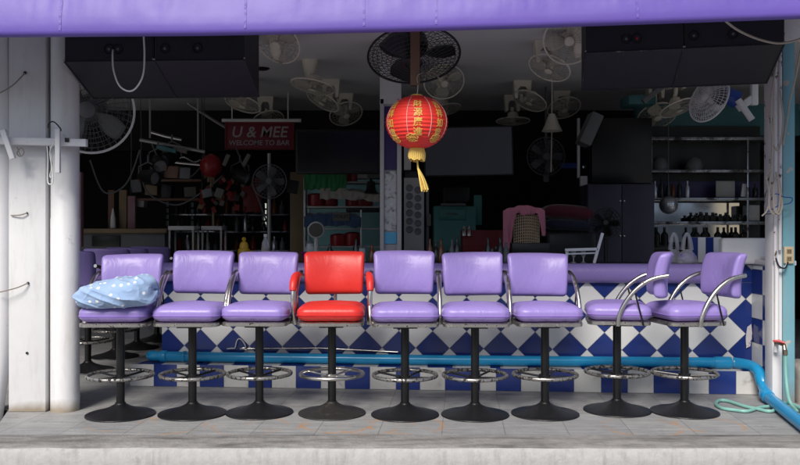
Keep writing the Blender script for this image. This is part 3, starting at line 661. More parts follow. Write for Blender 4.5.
# ---------------------------------------------------------------- bar stools
def make_stool(red=False):
    vin = M['redvinyl'] if red else M['vinyl']; pip = M['redpipe'] if red else M['vinyl_dark']
    t = Thing('bar_stool', '', 'bar stool')
    mb = MB(); mb.lathe([(0, 0), (.238, 0), (.243, .004), (.241, .010), (.228, .015), (.18, .025), (.12, .042), (.08, .057), (.055, .070), (.040, .080), (.036, .086), (.036, .090), (0, .090)], None, 48)
    t.part('base', mb, M['rustbase'] if red else M['base'])
    mb = MB(); mb.lathe([(.0295, .085), (.0295, .645)], None, 24); t.part('post', mb, M['black'])
    mb = MB(); mb.ring((0, 0, .285), .225, .0135, None, 56, 10)
    fr = t.part('foot_ring', mb, M['chrome'] if red else M['ringchip'])
    mb = MB()
    for k in range(4):
        a = PI/4+k*PI/2+.2; mb.tube([(.03*math.cos(a), .03*math.sin(a), .268), (.22*math.cos(a), .22*math.sin(a), .284)], .008, 8)
    mb.lathe([(.03, .25), (.043, .252), (.043, .285), (.03, .287)], None, 24); t.part('spokes', mb, M['chrome'] if red else M['black'], fr)
    mb = MB(); mb.box((0, 0, .632), (.17, .2, .012)); mb.box((0, -.02, .641), (.36, .05, .006)); t.part('mount_plate', mb, M['black'])
    mb = MB()
    mb.rbox((.232, .218, .017), (.07, .07, .006), 6, m=Matrix.Translation((0, 0, .660))); t.part('seat_band', mb, M['chip'])
    def sf(p):
        x, y, z = p
        q = max(0, 1-(x/.236)**2)*max(0, 1-(y/.222)**2)
        if z > 0: z += .020*q+.004*noise.noise(Vector((x*6, y*6, 1)))*q
        bulge = 1+.018*math.cos(z/.06*PI/2)+.004*noise.noise(Vector((x*9, y*9, z*9)))
        return Vector((x*bulge, y*bulge, z))
    mb = MB(); mb.rbox((.232, .220, .056), (.075, .075, .044), 9, fn=sf, m=Matrix.Translation((0, 0, .733))); seat = t.part('seat', mb, vin)
    mb = MB(); pts = []
    for k in range(80):
        a = 2*PI*k/80; c, s_ = math.cos(a), math.sin(a); e = .32
        pts.append((.2385*math.copysign(abs(c)**e, c), .2265*math.copysign(abs(s_)**e, s_), .722))
    # piping follows the rounded outline
    out = []
    hx, hy, rr = .2355, .2235, .075
    for (cx, cy, a0) in ((hx-rr, hy-rr, 0), (-(hx-rr), hy-rr, PI/2), (-(hx-rr), -(hy-rr), PI), (hx-rr, -(hy-rr), 3*PI/2)):
        for k in range(9):
            a = a0+k*PI/16; out.append((cx+rr*math.cos(a), cy+rr*math.sin(a), .722+.0015*noise.noise(Vector((cx*9+k, cy*7, 3)))))
    mb.tube(out, .0042, 6, closed=True); t.part('piping', mb, pip, seat)
    def bf(p):                           # p.x width, p.y thickness (front is -y), p.z height
        x, y, z = p
        cur = .055*abs(x/.23)**2.2
        if y < 0: y -= .020*max(0, 1-(x/.23)**4)*max(0, 1-(z/.165)**4)-.010*math.exp(-(x/.10)**2-((z-.01)/.09)**2)
        w_ = 1+.035*(z/.165)
        wr = .003*noise.noise(Vector((x*7, z*7, 4)))
        zz = z+.006*(1-(x/.23)**2)*(1 if z > 0 else -.6)
        tilt = .13*z+.024*(z/.158)**2
        return Vector((x*w_, y-cur+tilt+wr, zz))
    mb = MB(); mb.rbox((.222, .038, .158), (.030, .030, .030), 9, fn=bf, m=Matrix.Translation((0, .322, .995))); bk = t.part('backrest', mb, vin)
    if red:
        mb = MB(); mb.tube(curve_pts([(0, .16, .655), (0, .30, .66), (0, .385, .74), (0, .385, .95)], 5), .014, 10); t.part('back_support', mb, M['chrome'])
    for s in (-1, 1):
        mb = MB()
        if not red:
            pts = curve_pts([(s*.244, -.015, .645), (s*.249, -.008, .71), (s*.252, .03, .80), (s*.252, .095, .89), (s*.251, .175, .955), (s*.250, .245, .985), (s*.248, .325, 1.0)], 6)
            mb.tube(pts, .016, 12); a = t.part('arm', mb, M['chrome'])
            mb = MB(); mb.tube([(s*.250, .10, .885), (s*.247, .16, .65)], .006, 8); t.part('strut', mb, M['black'], a)
        else:
            pts = curve_pts([(s*.262, -.02, .645), (s*.272, -.04, .72), (s*.275, -.045, .83), (s*.274, -.02, .925), (s*.268, .06, .975), (s*.258, .2, .985), (s*.235, .33, .97)], 6)
            mb.tube(pts, .016, 12); a = t.part('arm', mb, M['chrome'])
            mb = MB(); q = curve_pts([(s*.276, -.052, .885), (s*.274, -.02, .945), (s*.268, .06, .985), (s*.258, .17, .992)], 6)
            mb.tube(q, [.018+.010*math.sin(PI*min(1, .15+.8*i/(len(q)-1))) for i in range(len(q))], 14); t.part('arm_pad', mb, M['redvinyl'], a)
            mb = MB(); mb.tube([(s*.272, .05, .97), (s*.25, .15, .65)], .009, 8); t.part('strut', mb, M['chrome'], a)
    return t.o
purple = make_stool(); redst = make_stool(True)
GR = 'bar stools lined up in front of the tiled counter'
rows = [(120.5, 5.858, 1.5, 'purple bar stool with a blue dotted bundle lying on its seat'),
        (192.5, 5.888, -1.5, 'purple bar stool right next to the stool with the blue bundle'),
        (259.5, 5.924, -3, 'purple bar stool standing directly left of the red stool'),
        (332, 5.909, 1, 'red bar stool with padded red armrests'),
        (405, 5.858, 1.0, 'purple bar stool standing directly right of the red stool'),
        (475, 5.858, -1.5, 'purple bar stool second to the right of the red stool'),
        (545, 5.888, 1.5, 'purple bar stool facing the street, left of the sideways stools'),
        (617, 6.0, -100, 'purple bar stool turned fully sideways, its backrest seen edge on'),
        (684.5, 5.948, -80, 'rightmost purple bar stool turned half sideways near the blue pipe elbow')]
for i, (px, Y, rz, lab) in enumerate(rows):
    if i == 3: o = redst
    else: o = purple if i == 0 else copy_tree(purple)
    o.location = ((px-CX)/F*Y, Y, 0); o.rotation_euler = (0, 0, R(rz)); tag(o, lab, 'bar stool', GR)
    sp = [(-1.2, -.018), (.8, .008), (.3, .0), (-.4, 0), (.2, .002), (-1.0, -.004), (.7, -.016), (0, 0), (0, 0)][i]
    for ch in o.children:
        if ch.name.startswith('backrest'): ch.rotation_euler = (R(rnd.uniform(-.8, .8)), R(sp[0]), 0); ch.location = (-.99*math.sin(R(sp[0])), 0, sp[1])
for px, Y, rz, lab in ((88, 7.75, 172, 'purple bar stool inside the bar, nearest behind the round column'),
                       (115, 8.6, 184, 'purple bar stool inside the bar, second behind the round column'),
                       (137, 9.25, 178, 'purple bar stool inside the bar, third behind the round column'),
                       (157, 9.9, 182, 'purple bar stool farthest inside the bar, beside the end of the counter')):
    o = copy_tree(purple); o.location = ((px-CX)/F*Y, Y, 0); o.rotation_euler = (0, 0, R(rz)); tag(o, lab, 'bar stool', 'bar stools inside the bar')

# blue dotted bundle on the first stool
mb = MB()
def bundle(u, v):
    th = 2*PI*u; ph = PI*v-PI/2
    cx = abs(math.cos(ph))**.42
    ax = math.copysign(abs(math.sin(ph))**.8, math.sin(ph))
    x = .272*ax; k = x/.272
    ct, st = math.cos(th), math.sin(th)
    ct = math.copysign(abs(ct)**.8, ct); st = math.copysign(abs(st)**.8, st)
    wy = .175*(1+.05*math.sin(x*13+1)); hz = .113+.022*k-.012*math.exp(-((k-.45)/.12)**2)
    y = wy*cx*ct; z = hz*cx*st
    q = Vector((x*6, y*6, z*8))
    d = .011*noise.noise(q)
    def ridge(v, p): return (1-min(1, abs(noise.noise(Vector(v)))*2.2))**p
    d += .012*ridge((x*4.5+z*6, y*7, z*9+x*3), 3)+.005*ridge((x*9-z*10+4, y*11, z*14+x*6), 3)+.001*ridge((x*22+z*8, y*20, z*24-x*9), 2)-.009
    e = abs(k)**6
    d += e*.010*math.sin(th*5+noise.noise(q)*3)
    y += d*ct; z += d*st+.014*k
    return Vector((x+e*.012*math.sin(th*3+2), y, max(z, -.092 if y > -.12 else -.092-.6*min(.08, -.12-y))))
mb.grid(bundle, 170, 150, closed_u=True)
o = mesh_obj('blue_bundle', mb, M['dots'], weld=True, smooth=80); o.location = (-1.965, 5.715, .876); o.rotation_euler = (0, R(-3), R(2)); tag(o, 'bundled light blue cloth with white dots on the leftmost purple stool', 'cloth')

# ---------------------------------------------------------------- awning
bpts = [(-260, 40), (0, 37.5), (200, 36), (300, 34.3), (400, 32), (500, 29.2), (600, 26), (700, 22.6), (800, 19), (1060, 9)]
def awn(u):
    px = -260+1320*u
    for (a, ya), (b, yb) in zip(bpts, bpts[1:]):
        if px <= b: k = (px-a)/(b-a); break
    py = ya+(yb-ya)*k; Y = 5.02-.22*(px/800)
    return P(px, py, Y)
RB = .031
aprof = []
for k in range(9): a = R(20-200*k/8); aprof.append((RB*math.cos(a), RB+RB*math.sin(a)))
aprof += [(-.0295, .075), (-.022, .13), (-.010, .20), (.012, .30), (.045, .40), (.13, .50), (.35, .60), (.7, .75), (1.1, .90)]
t = Thing('awning', 'purple fabric awning stretched across the top of the shop front', 'awning', (0, 5.0, 2.5))
def af(u, v):
    p = awn(u); y, z = aprof[int(round(v*(len(aprof)-1)))]
    d = 0
    if z > .06:
        k = min(1, (z-.06)*8)
        d = k*(.011*noise.noise(Vector((p.x*2.2, z*5, 0)))+.006*noise.noise(Vector((p.x*7+z*9, z*6, 3)))+.007*abs(noise.noise(Vector((p.x*9-z*16, z*9, 8))))+.004*abs(noise.noise(Vector((p.x*19+z*30, z*16, 1)))))
    return Vector((p.x, p.y+y+d*1.2, p.z+z-d*.3))
mb = MB(); mb.grid(af, 420, len(aprof)-1); o = t.w('canopy', mb, M['awning'], smooth=80)
sm = o.modifiers.new('thickness', 'SOLIDIFY'); sm.thickness = .004
for px in (62, 246, 364, 436, 636):
    u = (px+260)/1320
    mb = MB()
    def sfn(a, b, u=u):
        q = af(u+(a-.5)*.0016, 1)*0
        j = 8+b*8; i0 = int(j); f = j-i0; i1 = min(i0+1, len(aprof)-1); L = len(aprof)-1
        p = af(u+(a-.5)*.0018, i0/L).lerp(af(u+(a-.5)*.0018, i1/L), f)
        return p+Vector((0, -.0025-.0008*math.sin(b*60), .001))
    mb.grid(sfn, 3, 40); t.w('seam', mb, M['awnseam'], smooth=80)
mb = MB(); mb.tube([awn(i/40)+Vector((0, 0, RB)) for i in range(41)], RB-.008, 12); t.w('bar', mb, M['greysteel'])

# ---------------------------------------------------------------- black slanted boxes under the awning
def slant_box(x0, x1, yf0, yf1, yb0, yb1, Y0, Y1, dep, ztop, lab, recess):
    """front bottom edge (x0,yf0)-(x1,yf1), back bottom edge heights yb0/yb1"""
    a = P(x0, yf0, Y0); b = P(x1, yf1, Y1); d = (b-a); d.z = 0; L = d.length; d.normalize(); n = Vector((-d.y, d.x, 0))
    t = Thing('slanted_box', lab, 'speaker box', ((a+b)/2), 0, 'black slanted boxes under the awning')
    c = a+n*dep; e = b+n*dep
    za = EYE-(yb0-CY)/F*c.y; zb = EYE-(yb1-CY)/F*e.y
    mb = MB(); g = .004
    A = [Vector((a.x, a.y, ztop)), Vector(a), Vector((c.x, c.y, za)), Vector((c.x, c.y, ztop))]
    B = [Vector((b.x, b.y, ztop)), Vector(b), Vector((e.x, e.y, zb)), Vector((e.x, e.y, ztop))]
    A = [p+d*g for p in A]; B = [p-d*g for p in B]
    va = [mb.bm.verts.new(p) for p in A]; vb = [mb.bm.verts.new(p) for p in B]
    mb.face(va); mb.face(vb[::-1])
    for i in range(4): mb.face([va[i], vb[i], vb[(i+1) % 4], va[(i+1) % 4]])
    bmesh.ops.bevel(mb.bm, geom=mb.bm.edges[:], offset=.005, segments=2, affect='EDGES')
    t.w('cabinet', mb, M['darkbox'])
    for k, red in recess:
        p = a.lerp(b, k)-n*.001+Vector((0, 0, .085))
        mb = MB(); mm = Matrix.Translation(p) @ basis(-n); mb.lathe([(0, -.004), (.026, -.004), (.028, .003), (.036, .003), (.037, -.002)], mm, 20); q = t.w('recess', mb, M['blackp'])
        mb = MB(); mb.lathe([(0, .004), (.009, .004), (.010, -.004)], mm, 10); t.w('bolt', mb, M['redtap'] if red else M['greyp'], q)
    mb = MB()
    for p in (A[1], B[1], A[2], B[2]): mb.lathe([(0, .006), (.006, .004), (.007, 0)], Matrix.Translation(p+Vector((0, -.003, .012))) @ basis(-n), 8)
    t.w('corner_screw', mb, M['greysteel'])
    for p, q in ((A[1], B[1]), (A[2], B[2]), (A[1], A[2]), (B[1], B[2])):
        mb = MB(); mb.tube([p.lerp(q, k/6)+Vector((0, -.002, -.001)) for k in range(7)], .0055, 6); t.w('edge_trim', mb, M['scuff'])
slant_box(64, 154, 62, 61, 98.5, 97.5, 5.74, 5.72, .5, 3.0, 'black slanted box above the left wall fan, cable loop hanging in front', ((.50, 0), (.60, 0)))
slant_box(154, 245, 61, 60, 97.5, 96.5, 5.72, 5.70, .5, 3.0, 'black slanted box left of the ceiling fans, its end panel visible', ((.12, 0), (.48, 0)))
slant_box(585, 684, 53, 48.5, 91, 87, 5.80, 5.70, .42, 3.0, 'black slanted box with a red light in its recess', ((.42, 0), (.53, 1)))
slant_box(684, 785, 48.5, 44, 87, 83, 5.70, 5.60, .42, 3.0, 'black slanted box touching the top of the teal post', ((.10, 0), (.49, 0)))
cable('white cable loop hanging in front of the left slanted box', ((143.5, 34, 5.66), (144.5, 55, 5.64), (143, 75, 5.62), (136, 88, 5.62), (128, 91, 5.62), (119, 85, 5.63), (113.5, 70, 5.64), (112.5, 55, 5.67), (113, 50, 5.70)), .006, 'whitecable', group='cables under the awning')
cable('pale cable drooping below the right end of the awning', ((722, 18, 5.3), (736, 29, 5.35), (755, 38, 5.38), (775, 43, 5.38), (790, 42, 5.36), (806, 37, 5.3)), .008, 'cable', group='cables under the awning')

# ---------------------------------------------------------------- fans
def fan_head(t, c, nrm, Rr, mats, nb=3, nw=28, rings=5, depth=.07, up=(0, 0, 1), rim=.006, wr=.0018, spin=0., parent=None, world=True, rimmat=None):
    cage, blade, hub = mats
    m = Matrix.Translation(c) @ basis(nrm, up)
    def prof(q): return depth*(1-q**2.4)     # dome height above the rim plane
    mb = MB()
    for sgn, dd in ((1, 1.), (-1, .8)):
        for k in range(nw):
            a = 2*PI*k/nw
            mb.tube([m @ Vector((Rr*q*math.cos(a+.18*(1-q)), Rr*q*math.sin(a+.18*(1-q)), sgn*dd*prof(q))) for q in (.2, .5, .78, .93, 1.)], wr, 4, caps=False)
        for q in [.22+.78*k/(rings) for k in range(rings)]:
            mb.ring(m @ Vector((0, 0, sgn*dd*prof(q))), Rr*q, wr, m.to_3x3().to_4x4(), 36, 4)
    cg = t.part('cage', mb, cage, parent, world=world)
    mb = MB(); mb.ring(m @ Vector((0, 0, 0)), Rr, rim, m.to_3x3().to_4x4(), 48, 8); t.part('rim', mb, rimmat or cage, cg, world=world)
    mb = MB(); mb.lathe([(0, depth*1.04), (Rr*.16, depth*1.03), (Rr*.19, depth*.95), (Rr*.19, depth*.90), (0, depth*.9)], m, 24); t.part('cap', mb, hub, cg, world=world)
    for k in range(nb):
        a0 = spin+2*PI*k/nb
        def bfn(u, v):
            r_ = Rr*(.14+.76*u); wd = (.42+.75*math.sin(PI*min(1, u*.75+.15)))*.5*2*PI/nb*.55
            a = a0+(v-.5)*2*wd*(1-.25*u); tw = (v-.5)*depth*1.1*(1-.5*u)
            return m @ Vector((r_*math.cos(a), r_*math.sin(a), tw))
        mb = MB(); mb.grid(bfn, 8, 6); o = t.part('blade', mb, blade, parent, world=world); sm = o.modifiers.new('thickness', 'SOLIDIFY'); sm.thickness = .003
    mb = MB(); mb.lathe([(0, depth*.35), (Rr*.13, depth*.3), (Rr*.15, 0), (Rr*.16, -depth*.8), (Rr*.30, -depth*.85), (Rr*.33, -depth*1.3), (Rr*.30, -depth*2.2), (Rr*.2, -depth*2.6), (0, -depth*2.65)], m, 24); t.part('motor', mb, hub, parent, world=world)
    return m
IV = (M['wire'], M['bladeg'], M['ivory'])
def orbit_fan(mx, my, dx, dy, rpx, nrm, lab, style=0, Y=None, spin=0.):
    Y = Y or (CEIL-EYE)*F/(CY-my); top = P(mx, my, Y); top.z = CEIL
    t = Thing('ceiling_fan', lab, 'fan', top, 0, 'ivory orbit fans under the ceiling')
    c = P(dx, dy, Y-.02); Rr = rpx/F*Y
    mb = MB()
    if style == 0:                       # arched housing
        mb.prism([(-.10, 0), (.10, 0), (.085, -.20), (.055, -.20), (.05, -.10), (.03, -.07), (-.03, -.07), (-.05, -.10), (-.055, -.20), (-.085, -.20)], .12, Matrix.Translation((top.x, top.y-.06, CEIL-.002)))
        t.w('bracket', mb, M['ivory'], smooth=30)
    else:
        mb.lathe([(.0, 0), (.085, 0), (.08, -.02), (.045, -.17), (.03, -.2), (0, -.2)], Matrix.Translation((top.x, top.y, CEIL-.002)), 24); t.w('bracket', mb, M['ivory'])
    n = Vector(nrm).normalized()
    mb = MB(); mb.tube(curve_pts([Vector((top.x, top.y, CEIL-.15)), Vector((top.x, top.y, CEIL-.22)), c-n*.10, c-n*.05], 5), .022, 10); t.w('neck', mb, M['ivory'])
    fan_head(t, c, n, Rr, IV, 3, 22, 4, .045, spin=spin, rim=.008, rimmat=M['ivory'])
    return t
orbit_fan(276, 22, 278, 43, 23, (-.25, -.55, -.55), 'ivory ceiling fan half hidden behind the awning near the left box', 1, 7.0, .3)
orbit_fan(310, 60, 313, 86.5, 22, (-.18, -.15, -.95), 'large ivory ceiling fan hung on a cone shaped mount', 1, spin=.2)
orbit_fan(331, 80, 323, 101, 17.5, (-.42, -.30, -.85), 'ivory ceiling fan tilted left just below the cone mounted fan', 0, spin=1.)
orbit_fan(345, 94, 346, 114, 16.5, (.25, -.55, -.80), 'ivory ceiling fan right of the cone mounted fan, nearest the grey column', 0, spin=.6)
orbit_fan(243, 85, 243, 104, 18, (-.2, -.3, -.9), 'ivory ceiling fan behind the end of the left slanted box', 0, 9.0, .9)
orbit_fan(266, 104, 268, 121, 16, (.3, -.45, -.85), 'ivory ceiling fan hanging in front of the maroon sign', 0, 10.3)
orbit_fan(440, 62, 444, 82, 20, (.1, -.8, -.75), 'ivory ceiling fan directly behind the red lantern', 1, 8.4, .5)
orbit_fan(440, 92, 445, 110, 16, (.2, -.2, -.95), 'ivory ceiling fan low behind the right side of the red lantern', 1, 10.0)
orbit_fan(545, 37, 549.5, 68, 21, (-.32, -.30, -.75), 'ivory ceiling fan tilted steeply left of the right slanted boxes', 0, 7.3, .4)
orbit_fan(578, 25, 569, 40, 25, (-.1, -.75, -.45), 'ivory ceiling fan close under the awning beside the right slanted box', 1, 6.9, 1.2)
orbit_fan(522, 81, 530, 101, 17, (-.38, -.3, -.8), 'ivory ceiling fan in the middle of the cluster near the television', 0, spin=.7)
orbit_fan(512, 95, 513, 121, 16.5, (.0, -.10, -.99), 'ivory ceiling fan lowest of the cluster above the television corner', 0, 10.2)
orbit_fan(561, 91, 564, 108, 16.5, (.1, -.5, -.85), 'ivory ceiling fan above the bell shaped lamp shade', 0, 9.9, .8)
orbit_fan(676, 84, 678, 108, 18, (.25, -.3, -.85), 'ivory ceiling fan in the shade below the right slanted boxes', 0, 8.6, .8)
orbit_fan(655, 96, 657, 116, 19, (.05, -.55, -.8), 'ivory ceiling fan before the dark teal beam on the right', 0, 9.2, .1)
mb = MB(); mb.lathe([(0, -.02), (.05, -.02), (.075, -.008), (.08, 0)], Matrix.Translation((P(262, 68, 8.5).x, 8.5, CEIL-.001)), 20); single('ceiling_vent', mb, M['blackp'], 'small round dark vent in the ceiling near the left slanted box', 'vent')
# big black fan
t = Thing('wall_fan', 'large black wire cage fan hung flat above the red lantern', 'fan', P(414, 57, 6.2))
fan_head(t, P(414, 56, 6.2), (0.05, -.42, -.90), 46/F*6.2, (M['blackp'], M['blackp'], M['blackp']), 3, 44, 8, .075, rim=.009, wr=.0022, spin=.3)
mb = MB(); mb.tube([P(414, 52, 6.35), P(414, 34, 6.5), Vector((P(414, 0, 6.5).x, 6.5, CEIL))], .03, 10); t.w('hanger', mb, M['blackp'])
# big wall fan left
t = Thing('wall_fan', 'large grey wall fan with pale rim behind the round column', 'fan', P(89, 110, 7.0))
fan_head(t, P(89, 109, 7.0), (.12, -.97, -.22), 44/F*7.0, (M['greyp'], M['greyp'], M['greyp']), 4, 40, 7, .09, rim=.011, wr=.0018, spin=.9, rimmat=M['whiteplain'])
mb = MB(); mb.box(P(80, 132, 7.15), (.09, .06, .38), rot=Euler((0, R(12), 0)), bev=.006); mb.tube([P(89, 110, 7.25), P(82, 125, 7.2)], .03, 10); mb.tube([P(78, 145, 7.2), P(66, 150, 7.2)], .03, 8); t.w('bracket', mb, M['greyp'])
# bright white wall fan right with blue motor
t = Thing('wall_fan', 'bright white wire wall fan with blue motor beside the teal post', 'fan', P(735, 95, 6.9))
fan_head(t, P(709, 99, 6.9), (-.83, -.42, .30), 24/F*6.9, (M['whiteplain'], M['greyp'], M['whiteplain']), 3, 44, 5, .06, rim=.008, wr=.0024)
mb = MB(); mb.tube([P(722, 92, 6.95), P(737, 100, 6.95)], [.06, .075], 16); t.w('motor_cover', mb, M['bluemotor'])
mb = MB(); mb.box(P(754, 94, 6.9), (.055, .05, .19), bev=.005); mb.box(P(746, 103, 6.9), (.17, .04, .06), rot=Euler((0, R(-35), 0)), bev=.005); mb.tube([P(738, 100, 6.88), P(752, 120, 6.85)], .028, 10); t.w('bracket', mb, M['whiteplain'])

# ---------------------------------------------------------------- lantern
def lantern(px, py, Y, rx, rz, lab, full=True):
    c = P(px, py, Y); t = Thing('paper_lantern', lab, 'lantern', c, 0, 'red paper lanterns')
    nrib = 22
    def surf(lon, lat, off=0., ribs=True):          # lon 0 faces the street
        rr = 1+.010*math.cos(lat*2*nrib) if ribs and abs(lat) < 1.35 else 1
        x = (rx*rr+off)*math.cos(lat)*math.sin(lon); y = -(rx*rr+off)*math.cos(lat)*math.cos(lon); z = (rz*rr+off)*math.sin(lat)
        return Vector((x, y, z))
    mb = MB(); mb.grid(lambda u, v: surf(2*PI*u, R(-82)+R(164)*v), 72, 176 if full else 60, closed_u=True); body = t.part('paper_shell', mb, M['lantern'] if full else M['redpot'], smooth=70)
    for zs, nm in ((1, 'cap'), (-1, 'collar')):
        mb = MB(); mb.lathe([(rx*.2, zs*rz*.955), (rx*.21, zs*rz*1.0), (rx*.17, zs*rz*1.05), (0, zs*rz*1.06)], None, 24); t.part(nm, mb, M['gold'] if full else M['tanwood'])
    if full:
        mb = MB()
        for lon in (R(-19), R(26), R(-68), R(68)):
            mb.tube([surf(lon, R(-38)+R(96)*k/24, .003) for k in range(25)], .0022, 5)
        t.part('trim_line', mb, M['whiteline'], body)
        for lon0, chars in ((R(1), '財源廣進'), (R(45), '吉祥如意'), (R(-56), '吉祥如意')):
            mb = MB()
            for k, ch in enumerate(chars):
                lat0 = R(33)-R(20.5)*k
                mb.text(ch, .060, Matrix(), .0006, bold=.0009, fn=lambda p, lon0=lon0, lat0=lat0: surf(lon0+p.x/rx/math.cos(lat0), lat0+p.y/rz, 0.0045+p.z, False))
            t.part('gold_writing', mb, M['gold'], body, smooth=20)
        for lon0 in (R(-12), R(48), R(-62)):
            lat0 = R(-42); mb = MB()
            def fl(r_, a): return surf(lon0+r_*math.cos(a)/math.cos(lat0), lat0+r_*math.sin(a), .004)
            for rr, n in ((.17, 30), (.10, 24), (.045, 14)):
                mb.tube([fl(rr*(1+.14*math.sin(8*2*PI*k/n)), 2*PI*k/n) for k in range(n)], .0028, 5, closed=True)
            for k in range(8): mb.tube([fl(.05, k*PI/4), fl(.15, k*PI/4)], .0025, 4)
            t.part('gold_flower', mb, M['gold'], body)
    s = rz/.178
    mb = MB()
    n = 26 if full else 10
    for k in range(n):
        a = 2*PI*k/n; r0 = .042*s; ln = (.062+.024*rnd.random())*s
        mb.tube(curve_pts([(r0*math.cos(a), r0*math.sin(a), -rz*.98), (r0*1.25*math.cos(a), r0*1.25*math.sin(a), -rz-.035*s), (r0*1.15*math.cos(a), r0*1.15*math.sin(a), -rz-ln)], 3), .008*s, 5)
    TM = M['tassel'] if full else M['tanwood']
    fr = t.part('tassel', mb, TM)
    mb = MB()
    if full:
        mb.tube([(.0, 0, -rz-.03), (.01, 0, -rz-.14)], .006, 6)
        for k in range(6): mb.tube(curve_pts([(.01, 0, -rz-.13), (.02+.006*k, .01*(k % 3-1), -rz-.20), (.035+.009*k*.9, .012*(k % 3-1), -rz-.285+.012*(k % 2))], 3), .0065, 5)
    else: mb.tube([(0, 0, -rz-.03), (.0, 0, -rz-.16)], .01, 6)
    t.part('tassel_tail', mb, TM, fr)
    return t, c
lt, lc = lantern(416.7, 122.5, 5.5, 31/F*5.5, 26.5/F*5.5, 'large red paper lantern with gold writing hanging before the bar')
mb = MB(); mb.tube([lc+Vector((0, 0, .18)), P(417.5, 92, 5.5), P(418, 84, 5.5)], .004, 6); mb.tube(curve_pts([P(418, 84, 5.5), P(417, 78, 5.49), P(420, 74, 5.49), P(430, 73, 5.5), P(437, 76, 5.5), P(441, 82, 5.5)], 5), .004, 6); lt.w('hanging_wire', mb, M['brass'])
mb = MB(); a = P(415, 86, 5.52); b = P(415, 14, 5.52); mb.box((a+b)/2, (.062, .05, (b-a).length), bev=.006); single('hanging_post', mb, M['wood'], 'dark brown wooden post end hanging over the red lantern', 'post')
lantern(211, 166, 9.6, 11/F*9.6, 11.5/F*9.6, 'small dim red lantern left of the maroon sign inside the bar', False)  # darker materials put the dimness of the interior into its colour

# ---------------------------------------------------------------- grey column in the middle
Y0 = 7.22
t = Thing('grey_column', 'slim grey column with purple and stone panels behind the red lantern', 'column', (P(390, 0, Y0).x, Y0+.08, 0))
xl = P(380, 0, Y0).x; xr = P(401, 0, Y0).x
mb = MB(); mb.box(((xl+xr)/2, Y0+.10, 1.5), (xr-xl-.004, .12, 3.0)); t.w('core', mb, M['greycol'])
for a, b in ((380, 384), (397, 401.5)):
    x0 = P(a, 0, Y0).x; x1 = P(b, 0, Y0).x; mb = MB(); mb.box(((x0+x1)/2, Y0+.02, 1.25), (x1-x0, .04, 2.45), bev=.003); t.w('edge_trim', mb, M['greycol'])
mb = MB(); zt = P(0, 104, Y0).z; mb.box(((xl+xr)/2, Y0+.018, (zt+3)/2), (xr-xl+.004, .036, 3-zt), bev=.003); t.w('top_panel', mb, M['greycol'])
def colpanel(nm, ya, yb, mat):
    z0 = P(0, yb, Y0).z; z1 = P(0, ya, Y0).z; x0 = P(384.2, 0, Y0).x; x1 = P(396.8, 0, Y0).x
    mb = MB(); mb.box(((x0+x1)/2, Y0+.03, (z0+z1)/2), (x1-x0-.004, .012, z1-z0-.004)); t.w(nm, mb, mat)
colpanel('purple_panel', 106, 170, M['purplepanel']); colpanel('stone_panel', 171, 231, M['marble']); colpanel('blue_strip', 232, 244, M['lightblue'])

# ---------------------------------------------------------------- interior, left side
t = Thing('side_counter', 'tan topped low counter inside the bar behind the purple stools', 'counter', P(120, 240, 10.3))
a = P(62, 230, 10.0); b = P(167, 232, 10.0)
mb = MB(); mb.box(((a.x+b.x)/2, 10.2, 1.32), (b.x-a.x, .45, .055), bev=.005); t.w('top', mb, M['tanwood'])
mb = MB(); mb.box(((a.x+b.x)/2, 10.25, .645), (b.x-a.x-.1, .35, 1.29)); t.w('body', mb, M['greyp'])
mb = MB(); mb.box(P(106, 241, 10.06), (.34, .02, .13), bev=.003); t.w('grille', mb, M['blackp'])
def rect(name, x0, y0, x1, y1, Y, d, mat, lab, cat, group=None, bev=.004, rot=0):
    a = P(x0, y1, Y); b = P(x1, y0, Y); mb = MB(); mb.box((a+b)/2+Vector((0, d/2, 0)), (b.x-a.x, d, b.z-a.z), rot=Euler((0, R(rot), 0)), bev=bev); return single(name, mb, M[mat] if isinstance(mat, str) else mat, lab, cat, group)
rect('wooden_post', 73, 172, 81, 247, 9.2, .08, 'pinkwood', 'pinkish brown post just inside the bar beside the round column', 'post')
rect('partition_panel', 108, 190, 114, 228.6, 10.2, .05, 'wood', 'narrow brown panel standing on the side counter', 'panel', 'panels on the side counter')
rect('partition_panel', 119, 190, 126.5, 228.6, 10.2, .05, 'tanwood', 'narrow tan panel between the brown and pink panels', 'panel', 'panels on the side counter')
rect('partition_panel', 127.5, 196, 135, 228.6, 10.2, .05, 'pinkwood', 'narrow pink panel standing on the side counter', 'panel', 'panels on the side counter')
mb = MB(); mb.lathe([(.0, 0), (.035, 0), (.03, .12), (.008, .24), (0, .24)], Matrix.Translation(P(113, 228, 10.1)), 12); single('white_bottle', mb, M['whiteplain'], 'small white cone shaped bottle on the side counter', 'bottle')
def frame_table(x0, x1, y, Y, lab):
    a = P(x0, y, Y); b = P(x1, y+5, Y); z = a.z; t = Thing('tall_table', lab, 'table', ((a.x+b.x)/2, Y+.15, 0), 0, 'tall steel framed tables')
    mb = MB(); mb.box(((a.x+b.x)/2, Y+.15, z-.025), (b.x-a.x, .3, .05), bev=.004); t.w('top', mb, M['whiteplain'])
    for x in (a.x+.015, b.x-.015):
        for y_ in (Y+.02, Y+.28): mb = MB(); mb.box((x, y_, (z-.05)/2), (.022, .022, z-.05)); t.w('leg', mb, M['greysteel'])
frame_table(168, 194, 226, 10.0, 'small tall steel framed table left of the wider light strip')
frame_table(201, 222, 226, 10.2, 'small tall steel framed table under the small red lantern')
for px, y0, y1, lab in ((213, 211, 226, 'slim tan pole on the table under the small lantern'),):
    rect('slim_pole', px-1.1, y0, px+1.1, y1, 10.12, .02, 'whiteplain' if px < 200 else 'tanwood', lab, 'pole', 'slim poles at the tall tables', .002)
